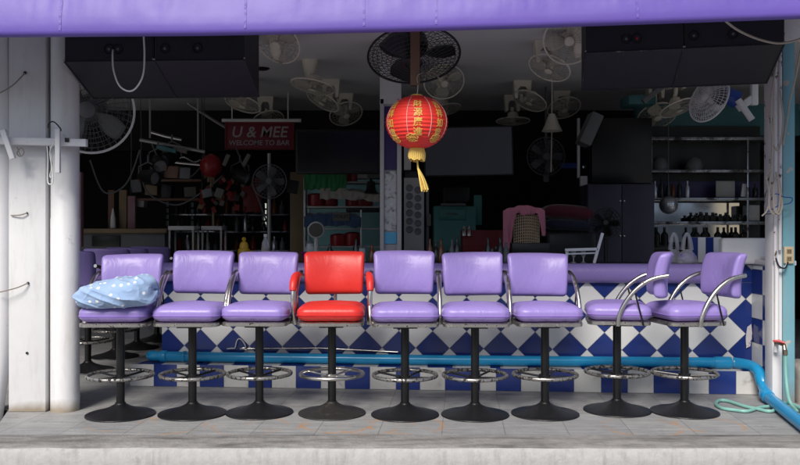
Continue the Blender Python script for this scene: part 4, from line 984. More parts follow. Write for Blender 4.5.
# stage lamps and clutter on a hanging bar
mb = MB(); mb.tube([P(140, 140, 9.6), P(205, 152, 9.6)], .02, 10); mb.tube([P(150, 138, 9.6), Vector((P(150, 0, 9.6).x, 9.6, CEIL))], .012, 8); mb.tube([P(198, 150, 9.6), Vector((P(198, 0, 9.6).x, 9.6, CEIL))], .012, 8); single('hanging_bar', mb, M['greysteel'], 'thin steel bar hanging from the ceiling over the tall tables', 'bar')
def spot(px, py, Y, rot, lab, L=.26, r=.085):
    c = P(px, py, Y); t = Thing('stage_lamp', lab, 'lamp', c, 0, 'unlit stage lamps over the tall tables'); m = Matrix.Translation((0, 0, 0)) @ Euler(rot).to_matrix().to_4x4()
    mb = MB(); mb.lathe([(0, -L/2), (r*.6, -L/2), (r*.8, -L*.3), (r, 0), (r, L/2), (r*.92, L/2), (r*.88, L*.35), (0, L*.33)], m, 20); t.part('housing', mb, M['blackp'])
    mb = MB(); mb.lathe([(0, L*.4), (r*.86, L*.38), (r*.86, L*.36)], m, 18); t.part('lens', mb, M['mirrort'])
    mb = MB(); mb.tube([(-r-.02, 0, 0), (-r-.02, 0, .12), (0, 0, .17), (r+.02, 0, .12), (r+.02, 0, 0)], .008, 8); mb.tube([(0, 0, .17), (0, 0, .25)], .012, 8); t.part('yoke', mb, M['greyp'])
spot(158, 163, 9.5, (R(115), 0, R(30)), 'unlit stage lamp with open lens lowest at the left of the cluster')
spot(172, 156, 9.6, (R(120), 0, R(-35)), 'unlit stage lamp in the middle of the cluster')
spot(148, 177, 9.4, (R(100), 0, R(60)), 'unlit stage lamp hanging near the pink panels')
spot(240, 176, 9.8, (R(110), 0, R(70)), 'unlit stage lamp between the small lantern and the floor fan')
rnd.seed(11)
k = 0
for (px, py, w_, h_, rt, mat, what) in ((166, 149, 20, 4, 14, 'tealdark', 'long teal tray'), (180, 150, 14, 4, 18, 'darkpaper', 'tilted grey tray'), (156, 171, 13, 8, 4, 'darkpaper', 'dull square card'), (171, 172, 14, 12, 3, 'wood', 'brown carton'), (184, 173, 12, 11, 3, 'greyp', 'grey carton'),
                                        (144, 174, 11, 4, 12, 'whiteplain', 'pale tilted strip'), (219, 193, 8, 9, 20, 'darkpaper', 'tilted pale leaflet'), (207, 193, 10, 8, -12, 'greyp', 'grey leaflet'), (226, 160, 4, 12, 22, 'darkpaper', 'narrow tilted leaflet'), (246, 160, 4, 13, 28, 'darkpaper', 'narrow steep leaflet')):
    rect('hanging_card', px-w_/2, py-h_/2, px+w_/2, py+h_/2, 9.45+.03*(k % 3), .05, mat, what+' hung in the clutter left of the sign', 'card', 'clutter hung left of the sign', .003, rt); k += 1
t = Thing('paper_garland', 'red and gold paper garland hung below the small red lantern', 'garland', P(225, 190, 9.9))
for i in range(46):
    q = P(200+50*rnd.random(), 176+34*rnd.random()**1.3, 9.8+.25*rnd.random()); s_ = .02+.045*rnd.random()
    mb = MB(); mb.box(q, (s_, .006, s_*1.3), rot=Euler((rnd.uniform(-.6, .6), rnd.uniform(-1, 1), rnd.uniform(-.9, .9)))); t.w('paper_slip', mb, (M['foliage'], M['foliage'], M['tanwood'], M['redpot'], M['darkpaper'])[i % 5])
rect('red_cloth', 243, 178, 261, 212, 10.2, .03, 'redbox', 'red cloth hanging behind the floor fan', 'cloth')
# sign
t = Thing('bar_sign', 'maroon bar sign with welcome lettering hung from the ceiling', 'sign', P(259.5, 136, 10.0))
a = P(226, 149, 10.0); b = P(293.5, 123, 10.0)
mb = MB(); mb.box((a+b)/2, (b.x-a.x, .03, b.z-a.z), bev=.004); t.w('board', mb, M['maroon'])
fr = MB()
for (c, d) in ((((a.x+b.x)/2, b.z), (b.x-a.x+.02, .018)), (((a.x+b.x)/2, a.z), (b.x-a.x+.02, .018)), ((a.x, (a.z+b.z)/2), (.018, b.z-a.z-.02)), ((b.x, (a.z+b.z)/2), (.018, b.z-a.z-.02))): fr.box((c[0], 9.995, c[1]), (d[0], .045, d[1]))
t.w('frame', fr, M['redbox'])
m0 = basis((0, -1, 0))
mb = MB(); mb.text('U & MEE', .185, Matrix.Translation(P(259, 132.5, 9.982)) @ m0, .002, .18, bold=.002); mb.text('WELCOME TO BAR', .085, Matrix.Translation(P(259, 143, 9.982)) @ m0, .002, .1, bold=.0005); t.w('lettering', mb, M['signtext'], smooth=20)
mb = MB(); mb.tube([P(222, 120.5, 9.98), P(301, 120.5, 9.98)], .022, 10)
for x in (232, 288): mb.tube([P(x, 120.5, 9.98), Vector((P(x, 0, 9.98).x, 9.98, CEIL))], .008, 6)
t.w('hanging_rail', mb, M['whiteplain'])
# floor fan
t = Thing('floor_fan', 'grey five blade stand fan below the maroon sign', 'fan', (P(269, 0, 9.3).x, 9.35, 0))
fan_head(t, P(269.5, 181.5, 9.25), (0, -1, 0), 17/F*9.25, (M['greyp'], M['greyp'], M['greyp']), 5, 30, 4, .06, wr=.0018, rim=.006)
mb = MB(); x = P(269, 0, 9.35).x; mb.tube([(x, 9.36, .03), (x, 9.36, 2.2)], .022, 12); mb.lathe([(0, .05), (.05, .05), (.2, .02), (.22, 0), (0, 0)], Matrix.Translation((x, 9.36, .001)), 28); t.w('stand', mb, M['greysteel'])
# black television above the shelf
t = Thing('television', 'black television hung above the crowded shelf', 'television', P(338, 152, 9.2))
a = P(296, 174, 9.2); b = P(380, 130, 9.2); mb = MB(); mb.box((a+b)/2, (b.x-a.x, .07, b.z-a.z), bev=.006); t.w('body', mb, M['blackp'])
mb = MB(); mb.box((a+b)/2+Vector((0, -.036, 0)), (b.x-a.x-.05, .003, b.z-a.z-.05)); t.w('screen', mb, M['screen'])
# speaker on arm beside the fan
rect('loudspeaker', 287, 180, 297, 193, 9.4, .15, 'blackp', 'small black loudspeaker right of the stand fan', 'speaker', None, .006, 10)

# ---------------------------------------------------------------- crowded shelf
SY = 9.5
rect('teal_partition', 298, 168, 384, 262, 10.4, .05, 'teallight', 'light teal partition behind the crowded shelf', 'partition')
rect('curtain', 290, 172, 304, 262, 10.3, .05, 'tanwood', 'tan curtain strip left of the crowded shelf', 'curtain')
t = Thing('storage_shelf', 'steel shelf rack crowded with pots and folded cloths', 'shelf', (P(342, 0, SY).x, SY+.2, 0))
zs = [P(0, y, SY).z for y in (181, 206, 228, 246)]; x0 = P(304.5, 0, SY).x; x1 = P(381, 0, SY).x
for x in (x0, x1):
    for y in (SY, SY+.4): mb = MB(); mb.box((x, y, (zs[0]+.03)/2), (.022, .022, zs[0]+.03)); t.w('post', mb, M['steel'])
for i, z in enumerate(zs): mb = MB(); mb.box(((x0+x1)/2, SY+.2, z-.012), (x1-x0-.024, .376, .022), bev=.003); t.w('shelf', mb, M['greysteel'])
mb = MB(); mb.box((P(361, 0, SY).x, SY-.005, (zs[1]+zs[3])/2-.03), (.018, .018, zs[1]-zs[3]-.03)); t.w('post', mb, M['steel'])
def pot(px, sh, r, h, mat, lab, knob=True, dy=.12):
    z = zs[sh]+.001; c = Vector((P(px, 0, SY).x, SY+dy, z)); t = Thing('cooking_pot', lab, 'pot', c, 0, 'pots on the storage shelf')
    mb = MB(); mb.lathe([(0, 0), (r*.92, 0), (r, .02), (r, h), (r*1.05, h+.004), (r*.97, h+.006)], None, 24); t.part('body', mb, M[mat])
    mb = MB(); mb.lathe([(r*1.02, h+.006), (r*.7, h+.03), (.02, h+.045), (.018, h+.06), (.026, h+.075), (0, h+.08)] if knob else [(r*1.02, h+.006), (r*.6, h+.02), (0, h+.025)], None, 24); t.part('lid', mb, M[mat])
pot(326, 0, .11, .12, 'redpot', 'red pot on the top shelf beside the green cloth', False); pot(342, 0, .10, .10, 'redpot', 'red lidded pot in the middle of the top shelf'); pot(352, 0, .06, .16, 'redpot', 'tall red tin right on the top shelf', False)
pot(315, 1, .10, .13, 'redpot', 'dark red pot at the left end of the middle shelf', False); pot(328, 1, .10, .09, 'redpot', 'red pot half under the white cloth', False, .2); pot(352, 1, .09, .12, 'redpot', 'red lidded pot under the bell on the middle shelf', False, .2); pot(362, 1, .12, .11, 'redpot', 'widest red lidded pot on the middle shelf', True, .25)
pot(338, 3, .10, .12, 'redpot', 'dark red pot low on the shelf under the sign', False); pot(352, 3, .09, .14, 'redpot', 'dark red tall pot low on the shelf', False)
for px, mat, lab in ((311, 'magenta', 'purple tin on the top shelf over the green cloth'), (318, 'bluec', 'blue tin on the top shelf over the green cloth'), (334, 'greenc', 'green tin between the red pots of the top shelf')):
    mb = MB(); mb.lathe([(0, 0), (.05, 0), (.05, .14), (.045, .15), (0, .15)], Matrix.Translation((P(px, 0, SY).x, SY+.2, zs[0]+.001)), 16); single('tin', mb, M[mat], lab, 'tin', 'tins on the top shelf')
def cloth(lab, x0, x1, ytop, ybot, mat, droop, seed, name='folded_cloth'):
    mb = MB(); Yf = SY-.03
    def f(u, v):
        px = x0+(x1-x0)*u; wv = noise.noise(Vector((u*5+seed, v*2, seed))); w2 = noise.noise(Vector((u*13+seed, v*3, 2)))
        top = ytop+droop(u); bot = ybot+droop(u)*.4
        if v < .4: k = v/.4; p = P(px, top+1.5*wv, Yf+.3-.3*k); p.z = P(px, top+1.5*wv, Yf).z+.03*math.sin(k*PI)+.015*w2; return p
        k = (v-.4)/.6; p = P(px, top+(bot-top)*k+(2.2*wv+1.2*w2)*k, Yf-.015-.035*wv*k-.02*w2); return p
    mb.grid(f, 60, 24); o = single(name, mb, M[mat], lab, 'cloth', smooth=80); sm = o.modifiers.new('thickness', 'SOLIDIFY'); sm.thickness = .01
cloth('green cloth draped over the left end of the top shelf', 304, 346, 175, 191, 'greenc', lambda u: -3+2*u-(0 if u < .5 else 0), 3)
cloth('pale cloth thrown over the pots of the middle shelf', 320, 380, 188, 199, 'whitec', lambda u: 0 if u < .45 else 5*(u-.45)/.55+2, 8)
cloth('blue cloth over the crates of the lower shelf', 304, 361, 214, 226, 'bluec', lambda u: 3*(2*u-.9)**2, 5)
t = Thing('toilet_sign', 'small pale toilet sign board on the storage shelf', 'sign', P(341, 217, SY-.06))
mb = MB(); a = P(333, 221, SY-.05); b = P(349.5, 212.5, SY-.05); mb.box((a+b)/2, (b.x-a.x, .012, b.z-a.z), bev=.002); t.w('board', mb, M['darkpaper'])
mb = MB(); mb.text('TOILET', .056, Matrix.Translation((a+b)/2+Vector((0, -.007, 0))) @ m0, .001, bold=.001); t.w('lettering', mb, M['blackp'], smooth=20)
mb = MB(); mb.lathe([(0, .09), (.012, .09), (.02, .07), (.045, .06), (.055, -.03), (.085, -.075), (.08, -.078), (0, -.05)], Matrix.Translation(P(371, 187, SY-.02)), 20); mb.tube([P(371, 182, SY-.02), P(371, 178.5, SY-.02)], .006, 6); single('hand_bell', mb, M['blackp'], 'small black bell hanging from the top shelf', 'bell')
rect('carton', 355, 162, 367, 178.5, SY+.1, .2, 'greypanel', 'grey carton at the right end of the top shelf', 'carton', None, .004)
rect('carton', 368, 170, 380, 178.5, SY+.1, .2, 'darkpaper', 'small dull carton beside the grey carton on the top shelf', 'carton', None, .004)
rect('black_box', 346, 206.8, 379, 212, SY+.05, .2, 'blackp', 'black flat box under the middle shelf', 'box')
# small round fan
t = Thing('table_fan', 'small white round fan standing behind the counter near the red stool', 'fan', P(316, 246, 9.0))
mb = MB(); c = P(316, 230, 9.0); mb.lathe([(0, -.02), (.07, -.02), (.078, .0), (.074, .02), (.0, .025)], Matrix.Translation(c) @ basis((0, -1, 0)), 28); t.w('face', mb, M['darkpaper'])
mb = MB(); mb.ring(c, .083, .010, basis((0, -1, 0)), 32, 8); t.w('rim', mb, M['whiteplain'])
mb = MB(); q = P(316, 252, 9.02); mb.tube([c+Vector((0, .03, -.07)), Vector((c.x, 9.03, .9))], .025, 10); mb.lathe([(0, .02), (.09, .015), (.1, 0), (0, 0)], Matrix.Translation((c.x, 9.03, .88)), 20); t.w('stand', mb, M['whiteplain'])
mb = MB(); mb.box((c.x+.15, 9.08, .44), (.7, .3, .88)); single('low_cabinet', mb, M['blackp'], 'black low cabinet under the small round fan', 'cabinet')

# ---------------------------------------------------------------- things on the counter
def CT(px, v=.35): q = WXY(px, v)[0]; return Vector((q.x, q.y, TOPZ+.001))
t = Thing('yellow_mug', 'yellow lidded jar with a handle on the counter', 'jar', CT(244, .4))
mb = MB(); mb.lathe([(0, 0), (.048, 0), (.055, .02), (.055, .10), (.048, .115), (0, .115)], None, 24); t.part('body', mb, M['yellow'])
mb = MB(); mb.lathe([(.04, .115), (.04, .14), (.03, .17), (.012, .18), (.02, .20), (.015, .215), (0, .218)], None, 20); t.part('lid', mb, M['yellow'])
mb = MB(); mb.tube(curve_pts([(.053, 0, .09), (.085, 0, .085), (.09, 0, .05), (.054, 0, .035)], 5), .008, 8); t.part('handle', mb, M['yellow'])
t = Thing('water_bottle', 'clear plastic water bottle on the counter beside the yellow jar', 'bottle', CT(265.5, .38))
mb = MB(); mb.lathe([(0, 0), (.033, 0), (.035, .01), (.033, .06), (.035, .07), (.033, .12), (.035, .14), (.032, .17), (.015, .205), (.014, .225)], None, 24); t.part('body', mb, M['plastic'])
mb = MB(); mb.lathe([(.016, .222), (.016, .245), (0, .246)], None, 16); t.part('cap', mb, M['whiteplain'])
mb = MB(); mb.lathe([(.0356, .075), (.0356, .125)], None, 24); t.part('label_band', mb, M['whitec'])
mb = MB(); mb.box(CT(256, .4)+Vector((0, 0, .02)), (.2, .12, .04), bev=.004); single('tissue_box', mb, M['darkpaper'], 'flat dull box lying between the yellow jar and the bottle', 'box')
mb = MB(); mb.lathe([(0, 0), (.045, 0), (.06, .02), (.075, .085), (.078, .09), (.07, .085), (.055, .02), (0, .01)], Matrix.Translation(CT(309.5, .42)), 28); single('magenta_bowl', mb, M['magenta'], 'magenta plastic bowl on the counter behind the red stool', 'bowl')
t = Thing('glass_jar', 'clear glass jar standing in the magenta bowl', 'jar', CT(309.5, .42)+Vector((0, 0, .012)))
mb = MB(); mb.lathe([(0, 0), (.04, 0), (.045, .02), (.045, .10), (.03, .13), (.03, .15)], None, 20); t.part('glass', mb, M['plastic'])
mb = MB(); mb.lathe([(.032, .15), (.032, .17), (0, .172)], None, 16); t.part('lid', mb, M['greyp'])
rnd.seed(5)
for i, (px, mat, lab) in enumerate(((330, 'bottle', 'dark sauce bottle left of the glasses on the counter'), (343, 'redpot', 'small red jar on the counter behind the red stool'), (356, 'bottle', 'dark bottle on the counter right of the small red jar'), (362, 'plastic', 'clear tumbler nearest the grey column'), (372, 'bottleb', 'amber bottle on the counter left of the grey column'))):
    mb = MB(); h_ = (.16, .09, .2, .12, .15)[i]; r_ = (.03, .035, .028, .03, .03)[i]
    prof_ = [(0, 0), (r_, 0), (r_, h_*.6), (r_*.4, h_*.8), (r_*.4, h_), (0, h_)] if mat in ('bottle', 'bottleb') else [(0, 0), (r_, 0), (r_*1.05, h_*.9), (r_, h_), (0, h_)]
    mb.lathe(prof_, Matrix.Translation(CT(px, .45)), 18); single('bottle' if 'bottle' in mat else 'jar' if i == 1 else 'tumbler', mb, M[mat], lab, 'bottle', 'bottles and jars on the counter')
# white folding rack
t = Thing('white_rack', 'white wooden folding rack standing on the counter right of the chairs', 'rack', CT(585, .3))
Yr = CT(585, .3).y
def wbar(a, b, w_=.024, d=.02):
    mb = MB(); v = b-a; mb.box((a+b)/2, (w_, d, v.length), rot=Euler((0, math.atan2(v.x, v.z), 0)), bev=.003); return mb
t.w('leg', wbar(P(594, 263.2, Yr), P(602.5, 233, Yr)), M['whitecard'])
t.w('leg', wbar(P(566, 263.2, Yr+.02), P(567, 250, Yr+.02)), M['whitecard'])
t.w('rail', wbar(P(565, 250, Yr), P(598, 249, Yr)), M['whitecard'])
t.w('rail', wbar(P(566, 254, Yr+.025), P(596, 253, Yr+.025), .014), M['whitecard'])
for x in (575, 585):
    mb = MB(); c = Vector((P(x, 0, Yr).x, Yr+.06, TOPZ+.001)); mb.lathe([(0, 0), (.03, 0), (.006, .012), (.005, .04), (.025, .07), (.022, .10)], Matrix.Translation(c), 16)
    single('wine_glass', mb, M['plastic'], 'small stemmed glass under the white rack, '+('left' if x == 575 else 'right')+' of the pair', 'glass', 'stemmed glasses under the white rack')
# plastic bags
def bag(px, Yv, w_, lab):
    c = CT(px, Yv); t = Thing('plastic_bag', lab, 'bag', c, 0, 'plastic bags on the counter')
    def f(u, v):
        a = 2*PI*u; k = v; r_ = w_*(1-.1*k-.55*max(0, k-.45)/.55)
        d = .012*noise.noise(Vector((math.cos(a)*2+px, math.sin(a)*2, k*5)))
        return Vector(((r_+d)*math.cos(a), (r_*.6+d)*math.sin(a), .002+.115*k))
    mb = MB(); mb.grid(f, 40, 14, closed_u=True); t.part('sack', mb, M['bag'], smooth=80)
    for s in (-1, 1):
        mb = MB()
        def hf(u, v, s=s):
            a = PI*u; x = (w_*.42)*math.cos(a)*(1-.25*math.sin(a)); z = .112+.135*math.sin(a)**.8; wd = .026
            return Vector((x+(v-.5)*wd*math.cos(a), s*.02*(1-math.sin(a)*.5)+.006*noise.noise(Vector((u*6, v, s))), z+(v-.5)*wd*math.sin(a)))
        mb.grid(hf, 26, 3); t.part('handle', mb, M['bag'], smooth=80)
    mb = MB(); mb.rbox((w_*.75, w_*.42, .038), (.02, .02, .015), 4, m=Matrix.Translation((0, 0, .045))); t.part('contents', mb, M['vinyl'] if px > 680 else M['greyp'])
bag(674, .36, .075, 'thin plastic shopping bag with dark contents on the counter'); bag(687, .30, .085, 'thin plastic shopping bag with purple contents before the striped tiles')

# back bar with glassware in the left half of the interior, and odds and ends under the ceiling
rnd.seed(31)
t = Thing('back_shelf', 'low black shelf crowded with bottles behind the tall tables', 'shelf', (P(228, 0, 10.9).x, 11.0, 0))
for y in (214, 231, 250):
    a = P(172, y, 10.9); b = P(290, y, 10.9); mb = MB(); mb.box(((a.x+b.x)/2, 11.0, a.z-.012), (b.x-a.x, .3, .024), bev=.003); t.w('shelf', mb, M['darksteel'])
for px in (173, 231, 289):
    mb = MB(); x = P(px, 0, 10.9).x; zt = P(0, 196, 10.9).z; mb.box((x, 11.13, zt/2), (.03, .03, zt)); t.w('post', mb, M['blackp'])
for row, y in enumerate((214, 231, 250)):
    for k in range(12):
        px = 177+9.6*k+rnd.uniform(-2, 2); q = P(px, y, 10.9); h_ = rnd.uniform(.12, .25); r_ = rnd.uniform(.026, .045)
        mb = MB(); mb.lathe([(0, 0), (r_, 0), (r_*1.02, h_*.1), (r_, h_*.58), (r_*.38, h_*.75), (r_*.36, h_), (0, h_)], Matrix.Translation((q.x, 10.95, q.z+.001)), 14)
        single('bottle', mb, M[('bottle', 'bottleb', 'greyp', 'mirrort', 'redpot', 'bottle', 'tanwood')[rnd.randrange(7)]], ORD[k]+' bottle from the left on the '+('top', 'middle', 'lowest')[row]+' level of the shelf behind the tall tables', 'bottle', 'bottles on the low back shelf')
def strip(px0, py0, px1, py1, Y, r_, mat, lab, name, cat, grp=None):
    mb = MB(); mb.tube([P(px0, py0, Y), P((px0+px1)/2, (py0+py1)/2+.6, Y+.02), P(px1, py1, Y)], r_, 8); single(name, mb, M[mat], lab, cat, grp)
strip(150, 132, 182, 140, 10.6, .02, 'steel', 'upper thin steel rail above the stage lamps', 'rail', 'rail', 'thin steel rails near the stage lamps')
strip(160, 160, 200, 165, 10.5, .016, 'steel', 'lower thin steel rail behind the stage lamps', 'rail', 'rail', 'thin steel rails near the stage lamps')
strip(180, 98, 226, 128, 10.8, .02, 'greysteel', 'slanting grey pipe behind the left end of the maroon sign', 'pipe', 'pipe')
t = Thing('glint_beads', 'string of mirror beads added for glints above the small red lantern', 'garland', P(180, 162, 10.0))  # beads added to stand in for small glints of light
mb = MB()
for k in range(18):
    q = P(166+2.0*k, 158.5+2.2*math.sin(k*.55)+.12*k, 10.0); rr = .012+.008*rnd.random(); mb.lathe([(0, -rr), (rr*.8, -rr*.6), (rr, 0), (rr*.8, rr*.6), (0, rr)], Matrix.Translation(q), 8)
mb.tube([P(164, 158, 10.0)]+[P(166+2.0*k, 158.5+2.2*math.sin(k*.55)+.12*k, 10.0) for k in range(18)], .003, 5); t.w('beads', mb, M['mirror'])
for lab, y, xa_, xb_ in (('upper dark board hung on cords under the stage lamps', 180.5, 138, 202), ('lower dark board hung on cords carrying the cartons', 199.5, 128, 200)):
    t = Thing('hanging_board', lab, 'shelf', P((xa_+xb_)/2, y, 10.3), 0, 'hanging boards in the clutter at the left')
    a = P(xa_, y, 10.3); b = P(xb_, y, 10.3); mb = MB(); mb.box(((a.x+b.x)/2, 10.4, a.z), (b.x-a.x, .26, .03), bev=.003); t.w('board', mb, M['wood'])
    for q in (a, b):
        mb = MB(); mb.tube([(q.x, 10.4, a.z), (q.x+.01, 10.4, (a.z+CEIL)/2), (q.x, 10.4, CEIL)], .006, 6); t.w('cord', mb, M['greyp'])
for lab, pts in (('slack dark cable from the hanging bar to the small lantern', ((150, 140, 9.7), (165, 168, 9.8), (188, 178, 9.8), (206, 160, 9.75))), ('slack dark cable looping below the stage lamps', ((140, 150, 9.7), (146, 190, 9.9), (176, 205, 10.0), (205, 190, 9.9), (222, 176, 9.8))),
                 ('dark cable running from the sign to the stand fan', ((236, 148, 9.9), (246, 172, 9.9), (258, 198, 9.8), (266, 220, 9.6))), ('dark cable hanging before the brown and pink panels', ((90, 160, 9.6), (104, 192, 9.7), (126, 184, 9.7), (140, 150, 9.6)))):
    cable(lab, pts, .010, 'greyp', group='slack cables in the clutter at the left')
for px, py, w_, h_, mat, lab in ((136, 186, 10, 13, 'greyp', 'grey carton on the clutter above the pink panel'), (151, 190, 12, 10, 'tanwood', 'tan carton hung below the left stage lamp'), (166, 192, 10, 14, 'blackp', 'black case below the brown hanging carton'),
                              (190, 192, 12, 10, 'darkpaper', 'dull grey case below the grey hanging carton'), (232, 196, 9, 9, 'redpot', 'red tin in the garland clutter'), (140, 203, 8, 8, 'greypanel', 'grey tin above the side counter')):
    rect('carton', px-w_/2, py-h_/2, px+w_/2, py+h_/2, 10.3, .15, mat, lab, 'carton', 'cartons in the clutter at the left', .004, rnd.uniform(-8, 8))

# ---------------------------------------------------------------- interior, middle
t = Thing('socket_panel', 'grey metal panel of power sockets right of the grey column', 'socket panel', P(414, 215, 7.9))
a = P(404, 256, 7.9); b = P(424, 178, 7.9); mb = MB(); mb.box((a+b)/2, (b.x-a.x, .06, b.z-a.z), bev=.004); t.w('panel', mb, M['greypanel'])
for j in range(6):
    for i in range(2):
        mb = MB(); c = P(409.5+8.5*i, 188+8.3*j+2*i, 7.868); mb.lathe([(0, .003), (.026, .003), (.030, .006), (.034, .004), (.035, -.004)], Matrix.Translation(c) @ basis((0, -1, 0)), 16); t.w('socket', mb, M['greyp'])
rect('router', 405, 171, 417, 178, 7.9, .08, 'blackp', 'small black box sitting on the socket panel', 'box')
rect('narrow_board', 404, 146, 411, 170, 7.95, .04, 'greycol', 'narrow grey board above the socket panel beside the lantern', 'board')
rect('cable_duct', 426, 184, 429, 250, 8.0, .03, 'greyp', 'slim dark duct right of the socket panel', 'duct')
rect('white_adapter', 426.5, 214, 431, 226, 7.95, .03, 'darkpaper', 'pale power adapter plugged in beside the socket panel', 'adapter')
t = Thing('television', 'large grey television screen hung right of the red lantern', 'television', P(470, 150, 8.6))
a = P(424, 176, 8.6); b = P(513, 126.5, 8.6); mb = MB(); mb.box((a+b)/2+Vector((0, .02, 0)), (b.x-a.x, .06, b.z-a.z), rot=Euler((0, R(-1.2), 0)), bev=.006); t.w('body', mb, M['blackp'])
scm = pm('tv_screen_grey', (.10, .105, .125), .3, var=.25, vs=1.5, bump=0)  # paler grey with a faint random tone variation
mb = MB(); mb.box((a+b)/2+Vector((0, -.012, 0)), (b.x-a.x-.03, .004, b.z-a.z-.03), rot=Euler((0, R(-1.2), 0))); t.w('screen', mb, scm)
t = Thing('teal_cabinet', 'teal metal cabinet with stepped top below the large television', 'cabinet', (P(460, 0, 9.6).x, 9.8, 0))
def tb(nm, x0, y0, x1, y1, Y, d, mat):
    a = P(x0, y1, Y); b = P(x1, y0, Y); mb = MB(); mb.box((a+b)/2+Vector((0, d/2, 0)), (b.x-a.x, d, b.z-a.z), bev=.008); t.w(nm, mb, M[mat])
tb('body', 434, 206, 476, 330, 9.6, .4, 'tealmach'); tb('riser', 474, 195, 482, 225, 9.65, .3, 'tealmach'); tb('edge_strip', 441, 203, 466, 206, 9.55, .42, 'greyp'); tb('drawer', 439, 209, 466, 220, 9.585, .02, 'tealmach'); tb('handle', 446, 213, 458, 214.5, 9.57, .015, 'greyp')
rect('black_machine', 443, 187, 470, 203, 9.7, .25, 'blackp', 'black boxy machine on top of the teal cabinet', 'machine', None, .02)
rect('red_crate', 463, 230, 503, 262, 8.7, .35, 'redbox', 'dark red crate behind the counter right of the teal cabinet', 'crate')
t = Thing('chrome_taps', 'small chrome tap pair beside the dark red crate', 'tap', P(468, 234, 8.6))
for x in (464, 469): mb = MB(); mb.lathe([(0, -.07), (.022, -.07), (.018, -.02), (.025, 0), (.012, .03), (0, .035)], Matrix.Translation(P(x, 229, 8.6)), 16); t.w('tap', mb, M['steel'])
rnd.seed(21)
for i in range(12):
    px = 445+rnd.random()*50; py = 222+rnd.random()*8
    px = (436, 441, 447, 452, 457, 484, 488, 492, 496, 430, 500, 506)[i]
    h_ = .10+.12*rnd.random(); mb = MB(); q = CT(px, .48); r_ = .022+.01*rnd.random()
    mb.lathe([(0, 0), (r_, 0), (r_, h_*.6), (r_*.4, h_*.75), (r_*.4, h_), (0, h_)], Matrix.Translation(q), 14)
    single('bottle', mb, M[('bottle', 'bottleb', 'bottle', 'greyp')[i % 4]], ORD[sorted((430, 436, 441, 447, 452, 457, 484, 488, 492, 496, 500, 506)).index(px)]+' from the left of the small bottles in the middle of the counter', 'bottle', 'small bottles in the middle of the counter')
# wicker chair with pink cloth
WY = 8.0
t = Thing('wicker_chair', 'wicker chair whose back shows under a pink cloth', 'chair', (P(526, 0, WY).x, WY+.2, 0))
def wb(u, v):
    x0 = P(514, 0, WY).x; x1 = P(539, 0, WY).x; x = x0+(x1-x0)*u; z = .55+(P(0, 214, WY).z-.55)*v
    return Vector((x, WY+.03*math.sin(PI*u)*-1, z-.02*(2*u-1)**2))
mb = MB()
for i in range(13):
    mb.tube([wb(i/12, .0), wb(i/12, .5), wb(i/12, 1)], .006, 5)
for j in range(34): mb.tube([wb(k/8, j/33)+Vector((0, (.004 if j % 2 else -.004), 0)) for k in range(9)], .0055, 5)
t.w('backrest', mb, M['wicker'])
mb = MB(); mb.rbox((.22, .22, .04), (.06, .06, .03), 5, m=Matrix.Translation((P(526, 0, WY).x, WY+.2-.4, .5))); t.w('seat', mb, M['wicker'])
for sx in (-.18, .18):
    for sy in (-.36, .0): mb = MB(); mb.tube([(P(526, 0, WY).x+sx, WY+sy, 0), (P(526, 0, WY).x+sx*.95, WY+sy, .5)], .02, 8); t.w('leg', mb, M['wicker'])
mb = MB()
def pk(u, v):
    # cloth over the top of the back with long sides
    px = 503+42*u; e = abs(2*u-1); top = 205.5+5.5*e**2.2+1.3*noise.noise(Vector((u*6, 0, 4)))
    hang = 214+3*noise.noise(Vector((u*7, 1, 1)))
    if u < .30: hang = 214+(252-214)*min(1, (.30-u)/.16)
    if u > .84: hang = 214+(236-214)*min(1, (u-.84)/.10)
    fold = noise.noise(Vector((u*16, v*1.5, 6)))*.035
    if v < .3: k = v/.3; p = P(px, top, WY+.02+.10*(1-k)); p.z = P(px, top, WY).z-.02*(1-k)+.01*fold; return p
    k = (v-.3)/.7; p = P(px, top+(hang-top)*k, WY-.055-.02*k+fold*k); return p
mb.grid(pk, 80, 30); o = single('pink_cloth', mb, M['pinkc'], 'pink towel draped over the back of the wicker chair', 'cloth', smooth=80); sm = o.modifiers.new('thickness', 'SOLIDIFY'); sm.thickness = .008
# cushions and suitcase
mb = MB(); a = P(543, 224, 8.5); b = P(597, 207, 8.5)
mb.rbox(((b.x-a.x)/2, .22, .075), (.14, .1, .07), 6, fn=lambda p: Vector((p.x, p.y, p.z+.03*math.cos(p.x*4))), m=Matrix.Translation(((a.x+b.x)/2, 8.6, P(0, 215, 8.5).z)) @ Matrix.Rotation(R(5), 4, 'Y')); single('cushion', mb, M['maroonc'], 'maroon cushion on top of the pile beside the pink towel', 'cushion', 'cushion pile')
mb = MB(); mb.rbox(((b.x-a.x)/2, .22, .06), (.14, .1, .055), 6, m=Matrix.Translation(((a.x+b.x)/2+.02, 8.6, P(0, 225.5, 8.5).z)) @ Matrix.Rotation(R(4), 4, 'Y')); single('cushion', mb, M['navyc'], 'navy dotted cushion under the maroon cushion', 'cushion', 'cushion pile')
mb = MB(); z1 = P(0, 230.5, 8.5).z; mb.rbox(((b.x-a.x)/2-.01, .23, z1/2), (.05, .05, .05), 5, m=Matrix.Translation(((a.x+b.x)/2, 8.62, z1/2))); single('suitcase', mb, M['blackp'], 'black upholstered trunk under the pile of cushions', 'trunk')
rect('black_tray', 512, 243, 550, 256, 7.35, .15, 'blackp', 'black tray box on the counter below the wicker chair', 'tray', None, .006)
